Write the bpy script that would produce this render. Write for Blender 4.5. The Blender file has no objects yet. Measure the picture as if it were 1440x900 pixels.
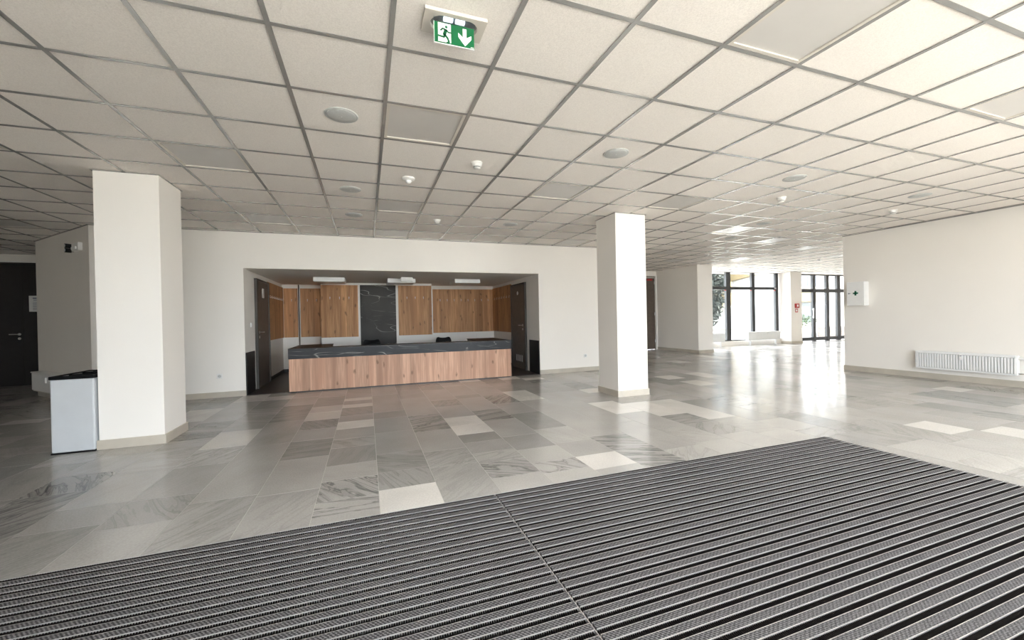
import bpy, bmesh, math, random
from mathutils import Vector, Matrix
random.seed(7)
SC = bpy.context.scene
COL = SC.collection
PI = math.pi

# ------------------------------------------------------------------ camera
CAM_H = 1.21
YAW, PITCH, ROLL, FPX = 0.3451, -0.005, -0.0205, 568.25
CEIL = CAM_H + 1.533
_f = Vector((math.sin(YAW) * math.cos(PITCH), math.cos(YAW) * math.cos(PITCH), math.sin(PITCH)))
_r = Vector((math.cos(YAW), -math.sin(YAW), 0))
_u = _r.cross(_f)
CR = _r * math.cos(ROLL) + _u * math.sin(ROLL)
CU = _u * math.cos(ROLL) - _r * math.sin(ROLL)
CF = _f
cam_data = bpy.data.cameras.new('camera')
cam_data.sensor_fit = 'HORIZONTAL'
cam_data.sensor_width = 36.0
cam_data.lens = FPX / 1440.0 * 36.0
cam_data.clip_start = 0.02
cam_data.clip_end = 400
cam = bpy.data.objects.new('camera', cam_data)
COL.objects.link(cam)
M3 = Matrix((CR, CU, -CF)).transposed()
cam.matrix_world = Matrix.Translation((0, 0, CAM_H)) @ M3.to_4x4()
SC.camera = cam

def px(x, y, z):
    """pixel of a world point in the 1440x900 frame (only used to rank pieces by size)"""
    v = Vector((x, y, z - CAM_H))
    d = v.dot(CF)
    if d < 0.05:
        return None
    return (720 + FPX * v.dot(CR) / d, 450 - FPX * v.dot(CU) / d)

# ------------------------------------------------------------------ world, light, exposure
SC.view_settings.view_transform = 'Standard'
SC.view_settings.look = 'None'
SC.view_settings.exposure = 3.14
SC.view_settings.gamma = 1.0
SC.view_settings.use_curve_mapping = False
cy = SC.cycles
cy.use_denoising = True
cy.max_bounces = 14
cy.diffuse_bounces = 9
cy.glossy_bounces = 5
cy.transmission_bounces = 6
cy.transparent_max_bounces = 16
cy.sample_clamp_indirect = 12
cy.caustics_reflective = False
cy.caustics_refractive = False

world = bpy.data.worlds.new('sky')
SC.world = world
world.use_nodes = True
wn = world.node_tree
for n in list(wn.nodes):
    wn.nodes.remove(n)
wo = wn.nodes.new('ShaderNodeOutputWorld')
wb = wn.nodes.new('ShaderNodeBackground')
wb.inputs['Color'].default_value = (0.88, 0.90, 0.985, 1)
wb.inputs['Strength'].default_value = 1.9
wn.links.new(wb.outputs[0], wo.inputs[0])

sun_data = bpy.data.lights.new('sun', 'SUN')
sun_data.energy = 6.8
sun_data.angle = 0.0095
sun_data.color = (1.0, 0.88, 0.77)
sun = bpy.data.objects.new('sun', sun_data)
COL.objects.link(sun)
SUN_EL, SUN_AZ = math.radians(57), math.radians(28)      # high behind the camera, a little to the right
sun.rotation_euler = Vector((math.sin(SUN_AZ) * math.cos(SUN_EL), -math.cos(SUN_AZ) * math.cos(SUN_EL), math.sin(SUN_EL))).to_track_quat('Z', 'Y').to_euler()

def portal(name, loc, rot, sx, sy):
    """daylight through a window opening: a sampling portal for the sky"""
    L = bpy.data.lights.new(name, 'AREA')
    L.shape = 'RECTANGLE'
    L.size, L.size_y = sx, sy
    L.cycles.is_portal = True
    o = bpy.data.objects.new(name, L)
    o.location = loc
    o.rotation_euler = rot
    COL.objects.link(o)
    return o

FRONT_Y = -1.6
GX0, GX1 = -1.5, 7.4          # glazed entrance front behind the camera
portal('daylight_front', ((GX0 + GX1) / 2, FRONT_Y - 0.08, 1.4), (PI / 2, 0, 0), GX1 - GX0, 2.65)
SG0, SG1 = -1.45, -0.75         # unseen side glazing in the right wall, added for light from the right
portal('daylight_side', (9.27 + 0.12, (SG0 + SG1) / 2, 1.4), (0, PI / 2, 0), 2.65, SG1 - SG0)
portal('daylight_windows', (12.85, 11.5, 1.45), (-PI / 2, 0, 0), 4.9, 2.6)
portal('daylight_doors', (18.0, 11.5, 1.4), (-PI / 2, 0, 0), 4.0, 2.65)

# ------------------------------------------------------------------ helpers
class MB:
    def __init__(s):
        s.v, s.f = [], []
    def box(s, x0, x1, y0, y1, z0, z1):
        b = len(s.v)
        s.v += [(x0, y0, z0), (x1, y0, z0), (x1, y1, z0), (x0, y1, z0), (x0, y0, z1), (x1, y0, z1), (x1, y1, z1), (x0, y1, z1)]
        s.f += [tuple(b + i for i in q) for q in ((3, 2, 1, 0), (4, 5, 6, 7), (0, 1, 5, 4), (1, 2, 6, 5), (2, 3, 7, 6), (3, 0, 4, 7))]
        return s
    def prism(s, pts, z0, z1):
        """footprint polygon (counter-clockwise seen from above) extruded in z"""
        b, n = len(s.v), len(pts)
        s.v += [(x, y, z0) for x, y in pts] + [(x, y, z1) for x, y in pts]
        s.f.append(tuple(b + i for i in reversed(range(n))))
        s.f.append(tuple(b + n + i for i in range(n)))
        for i in range(n):
            j = (i + 1) % n
            s.f.append((b + i, b + j, b + n + j, b + n + i))
        return s
    def plate(s, pts, y0, y1):
        """polygon in x,z (counter-clockwise seen from -y) with thickness from y0 (front) to y1"""
        b, n = len(s.v), len(pts)
        s.v += [(x, y0, z) for x, z in pts] + [(x, y1, z) for x, z in pts]
        s.f.append(tuple(b + i for i in range(n)))
        s.f.append(tuple(b + n + i for i in reversed(range(n))))
        for i in range(n):
            j = (i + 1) % n
            s.f.append((b + i, b + n + i, b + n + j, b + j))
        return s
    def lathe(s, prof, cx=0, cy=0, cz=0, seg=24, axis='z'):
        """profile list (r, h) turned about an axis, closed at both ends"""
        b, n = len(s.v), len(prof)
        for r, h in prof:
            for k in range(seg):
                a = 2 * PI * k / seg
                p, q = r * math.cos(a), r * math.sin(a)
                if axis == 'z':
                    s.v.append((cx + p, cy + q, cz + h))
                elif axis == 'y':
                    s.v.append((cx + p, cy + h, cz + q))
                else:
                    s.v.append((cx + h, cy + p, cz + q))
        for i in range(n - 1):
            for k in range(seg):
                l = (k + 1) % seg
                s.f.append((b + i * seg + k, b + i * seg + l, b + (i + 1) * seg + l, b + (i + 1) * seg + k))
        s.f.append(tuple(b + k for k in reversed(range(seg))))
        s.f.append(tuple(b + (n - 1) * seg + k for k in range(seg)))
        return s
    def tube(s, pts, r, seg=10):
        """round bar along a poly-line"""
        P = [Vector(p) for p in pts]
        b = len(s.v)
        for i, p in enumerate(P):
            t = (P[min(i + 1, len(P) - 1)] - P[max(i - 1, 0)]).normalized()
            a = Vector((0, 0, 1)) if abs(t.z) < 0.9 else Vector((1, 0, 0))
            u = t.cross(a).normalized()
            w = t.cross(u)
            for k in range(seg):
                an = 2 * PI * k / seg
                s.v.append(tuple(p + u * (r * math.cos(an)) + w * (r * math.sin(an))))
        for i in range(len(P) - 1):
            for k in range(seg):
                l = (k + 1) % seg
                s.f.append((b + i * seg + k, b + (i + 1) * seg + k, b + (i + 1) * seg + l, b + i * seg + l))
        s.f.append(tuple(b + k for k in range(seg)))
        e = b + (len(P) - 1) * seg
        s.f.append(tuple(e + k for k in reversed(range(seg))))
        return s

WL = {}     # world location of objects placed without rotation

def fixn(me):
    bm = bmesh.new()
    bm.from_mesh(me)
    bmesh.ops.recalc_face_normals(bm, faces=bm.faces)
    bm.to_mesh(me)
    bm.free()

def mesh(name, mb, mat, org=(0, 0, 0), fix=True):
    me = bpy.data.meshes.new(name)
    me.from_pydata([(x - org[0], y - org[1], z - org[2]) for x, y, z in mb.v], [], mb.f)
    if mat is not None:
        me.materials.append(mat)
    if fix:
        fixn(me)
    return me

def tag(o, label=None, cat=None, group=None, kind=None):
    if label: o['label'] = label
    if cat: o['category'] = cat
    if group: o['group'] = group
    if kind: o['kind'] = kind
    return o

def obj(name, mb, mat, parent=None, bevel=0, smooth=False, local=False, fix=True):
    """ONE mesh object from mb; coordinates are world ones unless local=True (relative to the parent)"""
    if local:
        org = (0, 0, 0); loc = (0, 0, 0); wl = WL.get(parent, (0, 0, 0))
    else:
        xs = [v[0] for v in mb.v]; ys = [v[1] for v in mb.v]; zs = [v[2] for v in mb.v]
        org = ((min(xs) + max(xs)) / 2, (min(ys) + max(ys)) / 2, min(zs))
        pw = WL[parent] if parent else (0, 0, 0)
        loc = tuple(org[i] - pw[i] for i in range(3)); wl = org
    me = mesh(name, mb, mat, org, fix)
    o = bpy.data.objects.new(name, me)
    COL.objects.link(o)
    o.location = loc
    if parent:
        o.parent = parent
    WL[o] = wl
    if bevel:
        m = o.modifiers.new('edge', 'BEVEL')
        m.width = bevel; m.segments = 2; m.limit_method = 'ANGLE'
    if smooth:
        me.shade_smooth()
        try:
            me.set_sharp_from_angle(angle=math.radians(40))
        except Exception:
            pass
    return o

def empty(name, loc, label=None, cat=None, group=None, rz=0):
    o = bpy.data.objects.new(name, None)
    o.empty_display_size = 0.1
    o.location = loc
    o.rotation_euler = (0, 0, rz)
    COL.objects.link(o)
    WL[o] = tuple(loc)
    return tag(o, label, cat, group)

def inst(name, me, loc, parent):
    o = bpy.data.objects.new(name, me)
    COL.objects.link(o)
    o.parent = parent
    o.location = loc
    return o

def copy_tree(o, parent=None):
    c = o.copy()
    COL.objects.link(c)
    c.parent = parent
    for ch in list(o.children):
        copy_tree(ch, c)
    return c

# ------------------------------------------------------------------ materials
def srgb(r, g, b):
    def l(c):
        c /= 255.0
        return c / 12.92 if c <= 0.04045 else ((c + 0.055) / 1.055) ** 2.4
    return (l(r), l(g), l(b))

class NT:
    def __init__(s, name):
        s.m = bpy.data.materials.new(name)
        s.m.use_nodes = True
        s.t = s.m.node_tree
        for n in list(s.t.nodes):
            s.t.nodes.remove(n)
        s.out = s.n('ShaderNodeOutputMaterial')
    def n(s, typ, **kw):
        nd = s.t.nodes.new(typ)
        for k, v in kw.items():
            if k.startswith('i_'):
                nd.inputs[k[2:].replace('_', ' ')].default_value = v
            else:
                setattr(nd, k, v)
        return nd
    def l(s, a, b):
        s.t.links.new(a, b)
    def ramp(s, src, stops):
        r = s.n('ShaderNodeValToRGB')
        e = r.color_ramp.elements
        while len(e) < len(stops):
            e.new(0.5)
        for k, (p, c) in enumerate(stops):
            e[k].position = p
            e[k].color = (c, c, c, 1) if isinstance(c, (int, float)) else (*c, 1)
        s.l(src, r.inputs[0])
        return r.outputs[0]
    def mix(s, fac, a, b, mode='MIX'):
        m = s.n('ShaderNodeMix', data_type='RGBA', blend_type=mode)
        for sock, v in ((m.inputs[0], fac), (m.inputs[6], a), (m.inputs[7], b)):
            if hasattr(v, 'is_linked') or hasattr(v, 'links'):
                s.l(v, sock)
            elif isinstance(v, (int, float)):
                sock.default_value = v if sock.type == 'VALUE' else (v, v, v, 1)
            else:
                sock.default_value = (*v, 1) if len(v) == 3 else v
        return m.outputs[2]
    def math(s, op, a, b=0.0):
        m = s.n('ShaderNodeMath', operation=op)
        for sock, v in zip(m.inputs, (a, b)):
            if hasattr(v, 'links'):
                s.l(v, sock)
            else:
                sock.default_value = v
        return m.outputs[0]
    def bsdf(s, color, rough=0.5, metal=0.0, spec=0.5, bump=None, bstr=0.1, bdist=0.01, coat=0):
        b = s.n('ShaderNodeBsdfPrincipled')
        for sock, v in ((b.inputs['Base Color'], color), (b.inputs['Roughness'], rough)):
            if hasattr(v, 'links'):
                s.l(v, sock)
            else:
                sock.default_value = (*v, 1) if isinstance(v, tuple) else v
        b.inputs['Metallic'].default_value = metal
        b.inputs['Specular IOR Level'].default_value = spec
        b.inputs['Coat Weight'].default_value = coat
        if bump is not None:
            bp = s.n('ShaderNodeBump')
            bp.inputs['Strength'].default_value = bstr
            bp.inputs['Distance'].default_value = bdist
            s.l(bump, bp.inputs['Height'])
            s.l(bp.outputs[0], b.inputs['Normal'])
        s.l(b.outputs[0], s.out.inputs[0])
        return b

def plain(name, color, rough=0.5, metal=0.0, spec=0.5, var=0.05, scale=9.0, bstr=0.0):
    """one colour with a slight procedural unevenness"""
    t = NT(name)
    g = t.n('ShaderNodeNewGeometry')
    nz = t.n('ShaderNodeTexNoise')
    nz.inputs['Scale'].default_value = scale
    nz.inputs['Detail'].default_value = 3
    t.l(g.outputs['Position'], nz.inputs['Vector'])
    lo = tuple(c * (1 - var) for c in color); hi = tuple(min(1, c * (1 + var)) for c in color)
    c = t.ramp(nz.outputs[0], [(0.3, lo), (0.7, hi)])
    t.bsdf(c, rough, metal, spec, bump=nz.outputs[0] if bstr else None, bstr=bstr)
    return t.m

def emit(name, color, s):
    t = NT(name)
    e = t.n('ShaderNodeEmission')
    e.inputs[0].default_value = (*color, 1)
    e.inputs[1].default_value = s
    t.l(e.outputs[0], t.out.inputs[0])
    return t.m

def glass_mat(name, tint=(0.95, 0.98, 0.97)):
    t = NT(name)
    tr = t.n('ShaderNodeBsdfTransparent'); tr.inputs[0].default_value = (*tint, 1)
    gl = t.n('ShaderNodeBsdfGlossy'); gl.inputs['Roughness'].default_value = 0.02
    fr = t.n('ShaderNodeFresnel')
    ge = t.n('ShaderNodeNewGeometry')       # a pane reflects alike on its front and its rear face
    t.l(t.math('ADD', t.math('MULTIPLY', ge.outputs['Backfacing'], 1 / 1.45 - 1.45), 1.45), fr.inputs[0])
    mx = t.n('ShaderNodeMixShader')
    t.l(fr.outputs[0], mx.inputs[0]); t.l(tr.outputs[0], mx.inputs[1]); t.l(gl.outputs[0], mx.inputs[2])
    t.l(mx.outputs[0], t.out.inputs[0])
    return t.m

def wall_mat(name, color):
    t = NT(name)
    g = t.n('ShaderNodeNewGeometry')
    n1 = t.n('ShaderNodeTexNoise'); n1.inputs['Scale'].default_value = 1.2; n1.inputs['Detail'].default_value = 2
    n2 = t.n('ShaderNodeTexNoise'); n2.inputs['Scale'].default_value = 160; n2.inputs['Detail'].default_value = 3
    t.l(g.outputs['Position'], n1.inputs['Vector']); t.l(g.outputs['Position'], n2.inputs['Vector'])
    c = t.ramp(n1.outputs[0], [(0.3, tuple(x * 0.975 for x in color)), (0.7, color)])
    t.bsdf(c, 0.75, spec=0.3, bump=n2.outputs[0], bstr=0.15, bdist=0.003)
    return t.m

def tile_ceiling_mat():
    t = NT('mineral_fibre')
    g = t.n('ShaderNodeNewGeometry')
    vo = t.n('ShaderNodeTexNoise'); vo.inputs['Scale'].default_value = 150; vo.inputs['Detail'].default_value = 4; vo.inputs['Roughness'].default_value = 0.7
    n1 = t.n('ShaderNodeTexNoise'); n1.inputs['Scale'].default_value = 2.0
    t.l(g.outputs['Position'], vo.inputs['Vector']); t.l(g.outputs['Position'], n1.inputs['Vector'])
    c1 = t.ramp(vo.outputs[0], [(0.35, (0.78, 0.735, 0.69)), (0.6, (0.90, 0.855, 0.805))])
    t.bsdf(c1, 0.85, spec=0.2, bump=vo.outputs[0], bstr=0.5, bdist=0.004)
    return t.m

def wood_mat(name, base, dark, knot=(0.10, 0.055, 0.03), horizontal_axis='X', off=0.0):
    """oak decor with upright grain; the grain runs along z, planks change across"""
    t = NT(name)
    g = t.n('ShaderNodeNewGeometry')
    sp = t.n('ShaderNodeSeparateXYZ'); t.l(g.outputs['Position'], sp.inputs[0])
    s = t.math('ADD', sp.outputs['X'], sp.outputs['Y'])
    s = t.math('ADD', s, off)
    cb = t.n('ShaderNodeCombineXYZ'); t.l(s, cb.inputs[0])
    t.l(t.math('MULTIPLY', sp.outputs['Z'], 0.045), cb.inputs[1])
    fine = t.n('ShaderNodeTexNoise'); fine.inputs['Scale'].default_value = 55; fine.inputs['Detail'].default_value = 4
    broad = t.n('ShaderNodeTexNoise'); broad.inputs['Scale'].default_value = 9; broad.inputs['Detail'].default_value = 3; broad.inputs['Distortion'].default_value = 0.6
    t.l(cb.outputs[0], fine.inputs['Vector']); t.l(cb.outputs[0], broad.inputs['Vector'])
    pl = t.math('FLOOR', t.math('MULTIPLY', s, 8.3))
    wn_ = t.n('ShaderNodeTexWhiteNoise', noise_dimensions='1D'); t.l(pl, wn_.inputs['W'])
    c = t.ramp(broad.outputs[0], [(0.36, dark), (0.58, base)])
    c = t.mix(t.math('MULTIPLY', t.ramp(fine.outputs[0], [(0.40, 1.0), (0.56, 0.0)]), 0.6), c, dark)
    hv = t.ramp(wn_.outputs[0], [(0.0, 0.78), (1.0, 1.08)])
    c = t.mix(1.0, c, hv, 'MULTIPLY')
    cb2 = t.n('ShaderNodeCombineXYZ'); t.l(s, cb2.inputs[0]); t.l(t.math('MULTIPLY', sp.outputs['Z'], 0.42), cb2.inputs[1])
    kv = t.n('ShaderNodeTexVoronoi', voronoi_dimensions='2D'); kv.inputs['Scale'].default_value = 4.6; kv.inputs['Randomness'].default_value = 1.0
    dist = t.n('ShaderNodeTexNoise'); dist.inputs['Scale'].default_value = 14
    t.l(cb2.outputs[0], dist.inputs['Vector'])
    ad = t.n('ShaderNodeMix', data_type='RGBA'); ad.inputs[0].default_value = 0.06
    t.l(cb2.outputs[0], ad.inputs[6]); t.l(dist.outputs['Color'], ad.inputs[7])
    t.l(ad.outputs[2], kv.inputs['Vector'])
    kf = t.ramp(kv.outputs['Distance'], [(0.035, 0.6), (0.105, 0.0)])
    c = t.mix(kf, c, knot)
    t.bsdf(c, 0.55, spec=0.35, bump=fine.outputs[0], bstr=0.05, bdist=0.002)
    return t.m

def stone_dark_mat(name, base=(0.045, 0.048, 0.052)):
    t = NT(name)
    g = t.n('ShaderNodeNewGeometry')
    n1 = t.n('ShaderNodeTexNoise'); n1.inputs['Scale'].default_value = 2.2; n1.inputs['Detail'].default_value = 5
    t.l(g.outputs['Position'], n1.inputs['Vector'])
    v = None
    for rot, sc, off in (((0.2, 0.50, 0.3), (0.7, 1.0, 3.2), 0.0), ((0.1, -1.05, 0.3), (0.9, 1.0, 3.6), 5.0)):
        mapn = t.n('ShaderNodeMapping'); mapn.inputs['Rotation'].default_value = rot; mapn.inputs['Scale'].default_value = sc; mapn.inputs['Location'].default_value = (off, off, 0)
        t.l(g.outputs['Position'], mapn.inputs['Vector'])
        rn = t.n('ShaderNodeTexNoise'); rn.inputs['Scale'].default_value = 1.25; rn.inputs['Detail'].default_value = 0.8; rn.inputs['Distortion'].default_value = 0.15
        t.l(mapn.outputs[0], rn.inputs['Vector'])
        vv = t.ramp(rn.outputs[0], [(0.4945, 0.0), (0.5, 1.0), (0.5055, 0.0)])
        v = vv if v is None else t.math('MAXIMUM', v, vv)
    n3 = t.n('ShaderNodeTexNoise'); n3.inputs['Scale'].default_value = 3.1
    t.l(g.outputs['Position'], n3.inputs['Vector'])
    v = t.math('MULTIPLY', v, t.ramp(n3.outputs[0], [(0.42, 0.0), (0.58, 0.9)]))
    c = t.ramp(n1.outputs[0], [(0.3, tuple(x * 0.8 for x in base)), (0.75, tuple(x * 1.35 for x in base))])
    c = t.mix(v, c, (0.42, 0.41, 0.38))
    t.bsdf(c, 0.5, spec=0.25)
    return t.m

def floor_tile_mat():
    t = NT('polished_marble')
    at = t.n('ShaderNodeAttribute', attribute_name='tone')
    sp = t.n('ShaderNodeSeparateColor'); t.l(at.outputs['Color'], sp.inputs[0])
    tone, seed, vein = sp.outputs[0], sp.outputs[1], sp.outputs[2]
    g = t.n('ShaderNodeNewGeometry')
    rot = t.n('ShaderNodeVectorRotate', rotation_type='Z_AXIS')
    t.l(g.outputs['Position'], rot.inputs['Vector'])
    t.l(t.math('MULTIPLY', t.math('SUBTRACT', seed, 0.5), 2.6), rot.inputs['Angle'])
    cb = t.n('ShaderNodeCombineXYZ')
    t.l(t.math('MULTIPLY', seed, 37.0), cb.inputs[0]); t.l(t.math('MULTIPLY', seed, 91.0), cb.inputs[1])
    ad = t.n('ShaderNodeVectorMath', operation='ADD')
    t.l(rot.outputs[0], ad.inputs[0]); t.l(cb.outputs[0], ad.inputs[1])
    wv = t.n('ShaderNodeTexNoise'); wv.inputs['Scale'].default_value = 2.3; wv.inputs['Detail'].default_value = 4; wv.inputs['Distortion'].default_value = 0.9
    mp = t.n('ShaderNodeMapping'); mp.inputs['Scale'].default_value = (0.55, 3.4, 1)
    t.l(ad.outputs[0], mp.inputs['Vector']); t.l(mp.outputs[0], wv.inputs['Vector'])
    grain = t.n('ShaderNodeTexNoise'); grain.inputs['Scale'].default_value = 95; grain.inputs['Detail'].default_value = 3
    t.l(g.outputs['Position'], grain.inputs['Vector'])
    cloud = t.n('ShaderNodeTexNoise'); cloud.inputs['Scale'].default_value = 1.6; cloud.inputs['Detail'].default_value = 3
    t.l(ad.outputs[0], cloud.inputs['Vector'])
    base = t.ramp(tone, [(0.0, (0.215, 0.207, 0.20)), (0.35, (0.365, 0.350, 0.332)), (0.6, (0.51, 0.485, 0.455)), (1.0, (0.84, 0.80, 0.75))])
    c = t.mix(1.0, base, t.ramp(grain.outputs[0], [(0.3, 0.88), (0.7, 1.06)]), 'MULTIPLY')
    c = t.mix(1.0, c, t.ramp(cloud.outputs[0], [(0.3, 0.88), (0.7, 1.08)]), 'MULTIPLY')
    lines = t.ramp(wv.outputs[0], [(0.425, 0.0), (0.455, 1.0), (0.475, 0.12), (0.515, 0.6), (0.535, 0.0)])
    vein = t.math('POWER', vein, 1.5)
    c = t.mix(t.math('MULTIPLY', lines, vein), c, (0.085, 0.085, 0.085))
    streak = t.ramp(wv.outputs[0], [(0.60, 0.0), (0.64, 1.0), (0.68, 0.0)])
    c = t.mix(t.math('MULTIPLY', streak, t.math('MULTIPLY', vein, 0.5)), c, (0.50, 0.48, 0.45))
    wob = t.n('ShaderNodeTexNoise'); wob.inputs['Scale'].default_value = 3.0; wob.inputs['Detail'].default_value = 2
    t.l(g.outputs['Position'], wob.inputs['Vector'])
    rg = t.ramp(grain.outputs[0], [(0.3, 0.16), (0.7, 0.24)])
    t.bsdf(c, rg, spec=0.5, bump=wob.outputs[0], bstr=0.12, bdist=0.02)
    return t.m

def carpet_mat():
    t = NT('ribbed_carpet')
    g = t.n('ShaderNodeNewGeometry')
    sp = t.n('ShaderNodeSeparateXYZ'); t.l(g.outputs['Position'], sp.inputs[0])
    d1 = t.math('SINE', t.math('MULTIPLY', t.math('ADD', sp.outputs['X'], t.math('MULTIPLY', sp.outputs['Y'], 0.8)), 430))
    d2 = t.math('SINE', t.math('MULTIPLY', t.math('SUBTRACT', sp.outputs['X'], t.math('MULTIPLY', sp.outputs['Y'], 1.4)), 260))
    nz = t.n('ShaderNodeTexNoise'); nz.inputs['Scale'].default_value = 210; nz.inputs['Detail'].default_value = 3
    t.l(g.outputs['Position'], nz.inputs['Vector'])
    h = t.math('ADD', t.math('MULTIPLY', d1, 0.18), t.math('ADD', nz.outputs[0], t.math('MULTIPLY', d2, 0.08)))
    c = t.ramp(h, [(0.28, (0.030, 0.028, 0.029)), (0.5, (0.090, 0.086, 0.087)), (0.72, (0.22, 0.21, 0.212))])
    t.bsdf(c, 0.95, spec=0.1, bump=h, bstr=0.4, bdist=0.004)
    return t.m

def brick_mat():
    t = NT('brick_plinth')
    g = t.n('ShaderNodeNewGeometry')
    b = t.n('ShaderNodeTexNoise'); b.inputs['Scale'].default_value = 6
    t.l(g.outputs['Position'], b.inputs['Vector'])
    t.bsdf(t.ramp(b.outputs[0], [(0.35, (0.030, 0.021, 0.019)), (0.65, (0.045, 0.033, 0.030))]), 0.8)
    return t.m

def leaf_mat(name, a, b):
    t = NT(name)
    g = t.n('ShaderNodeNewGeometry')
    n = t.n('ShaderNodeTexNoise'); n.inputs['Scale'].default_value = 5; n.inputs['Detail'].default_value = 6
    t.l(g.outputs['Position'], n.inputs['Vector'])
    t.bsdf(t.ramp(n.outputs[0], [(0.35, a), (0.65, b)]), 0.7, spec=0.2)
    return t.m

WALL = wall_mat('wall_paint', (0.86, 0.825, 0.775))
WALLN = wall_mat('niche_paint', (0.86, 0.84, 0.80))
NCEIL = wall_mat('niche_ceiling_plaster', (0.86, 0.82, 0.77))
BASEB = plain('beige_skirting_stone', (0.50, 0.455, 0.385), 0.35, var=0.08, scale=5)
CT = tile_ceiling_mat()
TBAR = plain('painted_grid_steel', (0.42, 0.415, 0.405), 0.24, metal=0.45, var=0.02)
DIFF = plain('light_panel_diffuser', (0.60, 0.58, 0.555), 0.30, var=0.01)
PFRAME = plain('light_panel_frame', (0.62, 0.58, 0.52), 0.4, var=0.02)
WHITEP = plain('white_plastic', (0.80, 0.79, 0.77), 0.4, var=0.02)
WHITEM = plain('white_enamel', (0.82, 0.82, 0.81), 0.3, var=0.02)
BINGREY = plain('light_grey_enamel', (0.55, 0.57, 0.59), 0.4, var=0.02)
GREYP = plain('speaker_grille_grey', (0.50, 0.51, 0.50), 0.6, var=0.05, scale=60)
DARKSLOT = plain('dark_recess', (0.03, 0.03, 0.03), 0.6)
OAK = wood_mat('oak_decor', (0.64, 0.395, 0.275), (0.43, 0.245, 0.165))
OAKN = wood_mat('oak_decor_panel', (0.64, 0.35, 0.165), (0.40, 0.195, 0.085), off=3.7)
STONE = stone_dark_mat('dark_veined_stone', (0.032, 0.034, 0.038))
STONE2 = stone_dark_mat('dark_veined_stone_panel', (0.040, 0.037, 0.033))
DWOOD = plain('dark_brown_door', (0.115, 0.088, 0.070), 0.5, var=0.12, scale=14)
DBLACK = plain('black_brown_board', (0.010, 0.008, 0.008), 0.45, var=0.2)
DFRAME = plain('dark_steel_frame', (0.045, 0.040, 0.036), 0.4)
NFLOOR = plain('dark_brown_vinyl', (0.040, 0.030, 0.025), 0.4, var=0.2, scale=7)
STEEL = plain('brushed_steel', (0.62, 0.61, 0.60), 0.3, metal=1.0, var=0.04)
ALU = plain('mat_aluminium', (0.72, 0.69, 0.68), 0.38, metal=0.75, var=0.06, scale=30)
BRUSH = plain('brush_bristle', (0.009, 0.007, 0.0065), 0.9, spec=0.08, var=0.3, scale=200)
RUBBER = plain('black_rubber', (0.010, 0.009, 0.009), 0.8)
CARPET = carpet_mat()
GROUT = plain('pale_grout', (0.50, 0.475, 0.44), 0.85, var=0.1, scale=20)
FT = floor_tile_mat()
GLASS = glass_mat('window_glass')
WFRAME = plain('anthracite_window_frame', (0.022, 0.023, 0.025), 0.4)
BLACKP = plain('black_plastic', (0.004, 0.004, 0.0045), 0.6, spec=0.2)
RED = plain('red_plastic', (0.42, 0.03, 0.03), 0.4)
PAPER = plain('white_paper', (0.75, 0.75, 0.73), 0.7, var=0.02)
INK = plain('grey_ink', (0.15, 0.16, 0.22), 0.7)
GREEN = plain('exit_green', (0.0, 0.115, 0.036), 0.35, var=0.02)
SIGNW = plain('sign_white', (0.85, 0.86, 0.85), 0.4, var=0.01)
CROSSG = plain('first_aid_green', (0.0, 0.13, 0.06), 0.5)
LEDW = emit('sign_lamp_white', (0.92, 0.97, 1.0), 0.35)
CLEAR = glass_mat('clear_acrylic', (0.78, 0.84, 0.88))

# ------------------------------------------------------------------ the room shell
X0, X1, Y1 = -9.2, 20.4, 11.95
YB = 7.88                       # back wall face
NX0, NX1, NYB, NZ = -1.925, 3.447, 11.15, 2.136    # reception niche
FAC = 11.40                     # window front on the far right
TOP = 2.95

# floor: slab, grout bed, tiles
MX0, MX1, MY1 = -2.56, 4.165, 2.662     # recess of the entrance mat
floor = obj('floor', MB().box(X0, 9.47, FRONT_Y - 0.1, Y1, -0.25, -0.03).box(9.47, X1, 5.33, Y1, -0.25, -0.03), GROUT)
tag(floor, 'grey marble tile floor laid in long columns', kind='structure')
gb = MB()
gb.box(X0, MX0, FRONT_Y - 0.1, Y1, -0.03, -0.0012)
gb.box(MX0, MX1, MY1, Y1, -0.03, -0.0012)
gb.box(MX1, 9.47, FRONT_Y - 0.1, Y1, -0.03, -0.0012)
gb.box(9.47, X1, 5.33, Y1, -0.03, -0.0012)
obj('grout_bed', gb, GROUT, floor)

CW = 0.4025
def colx(k):
    return 0.0555 + CW * k
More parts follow.
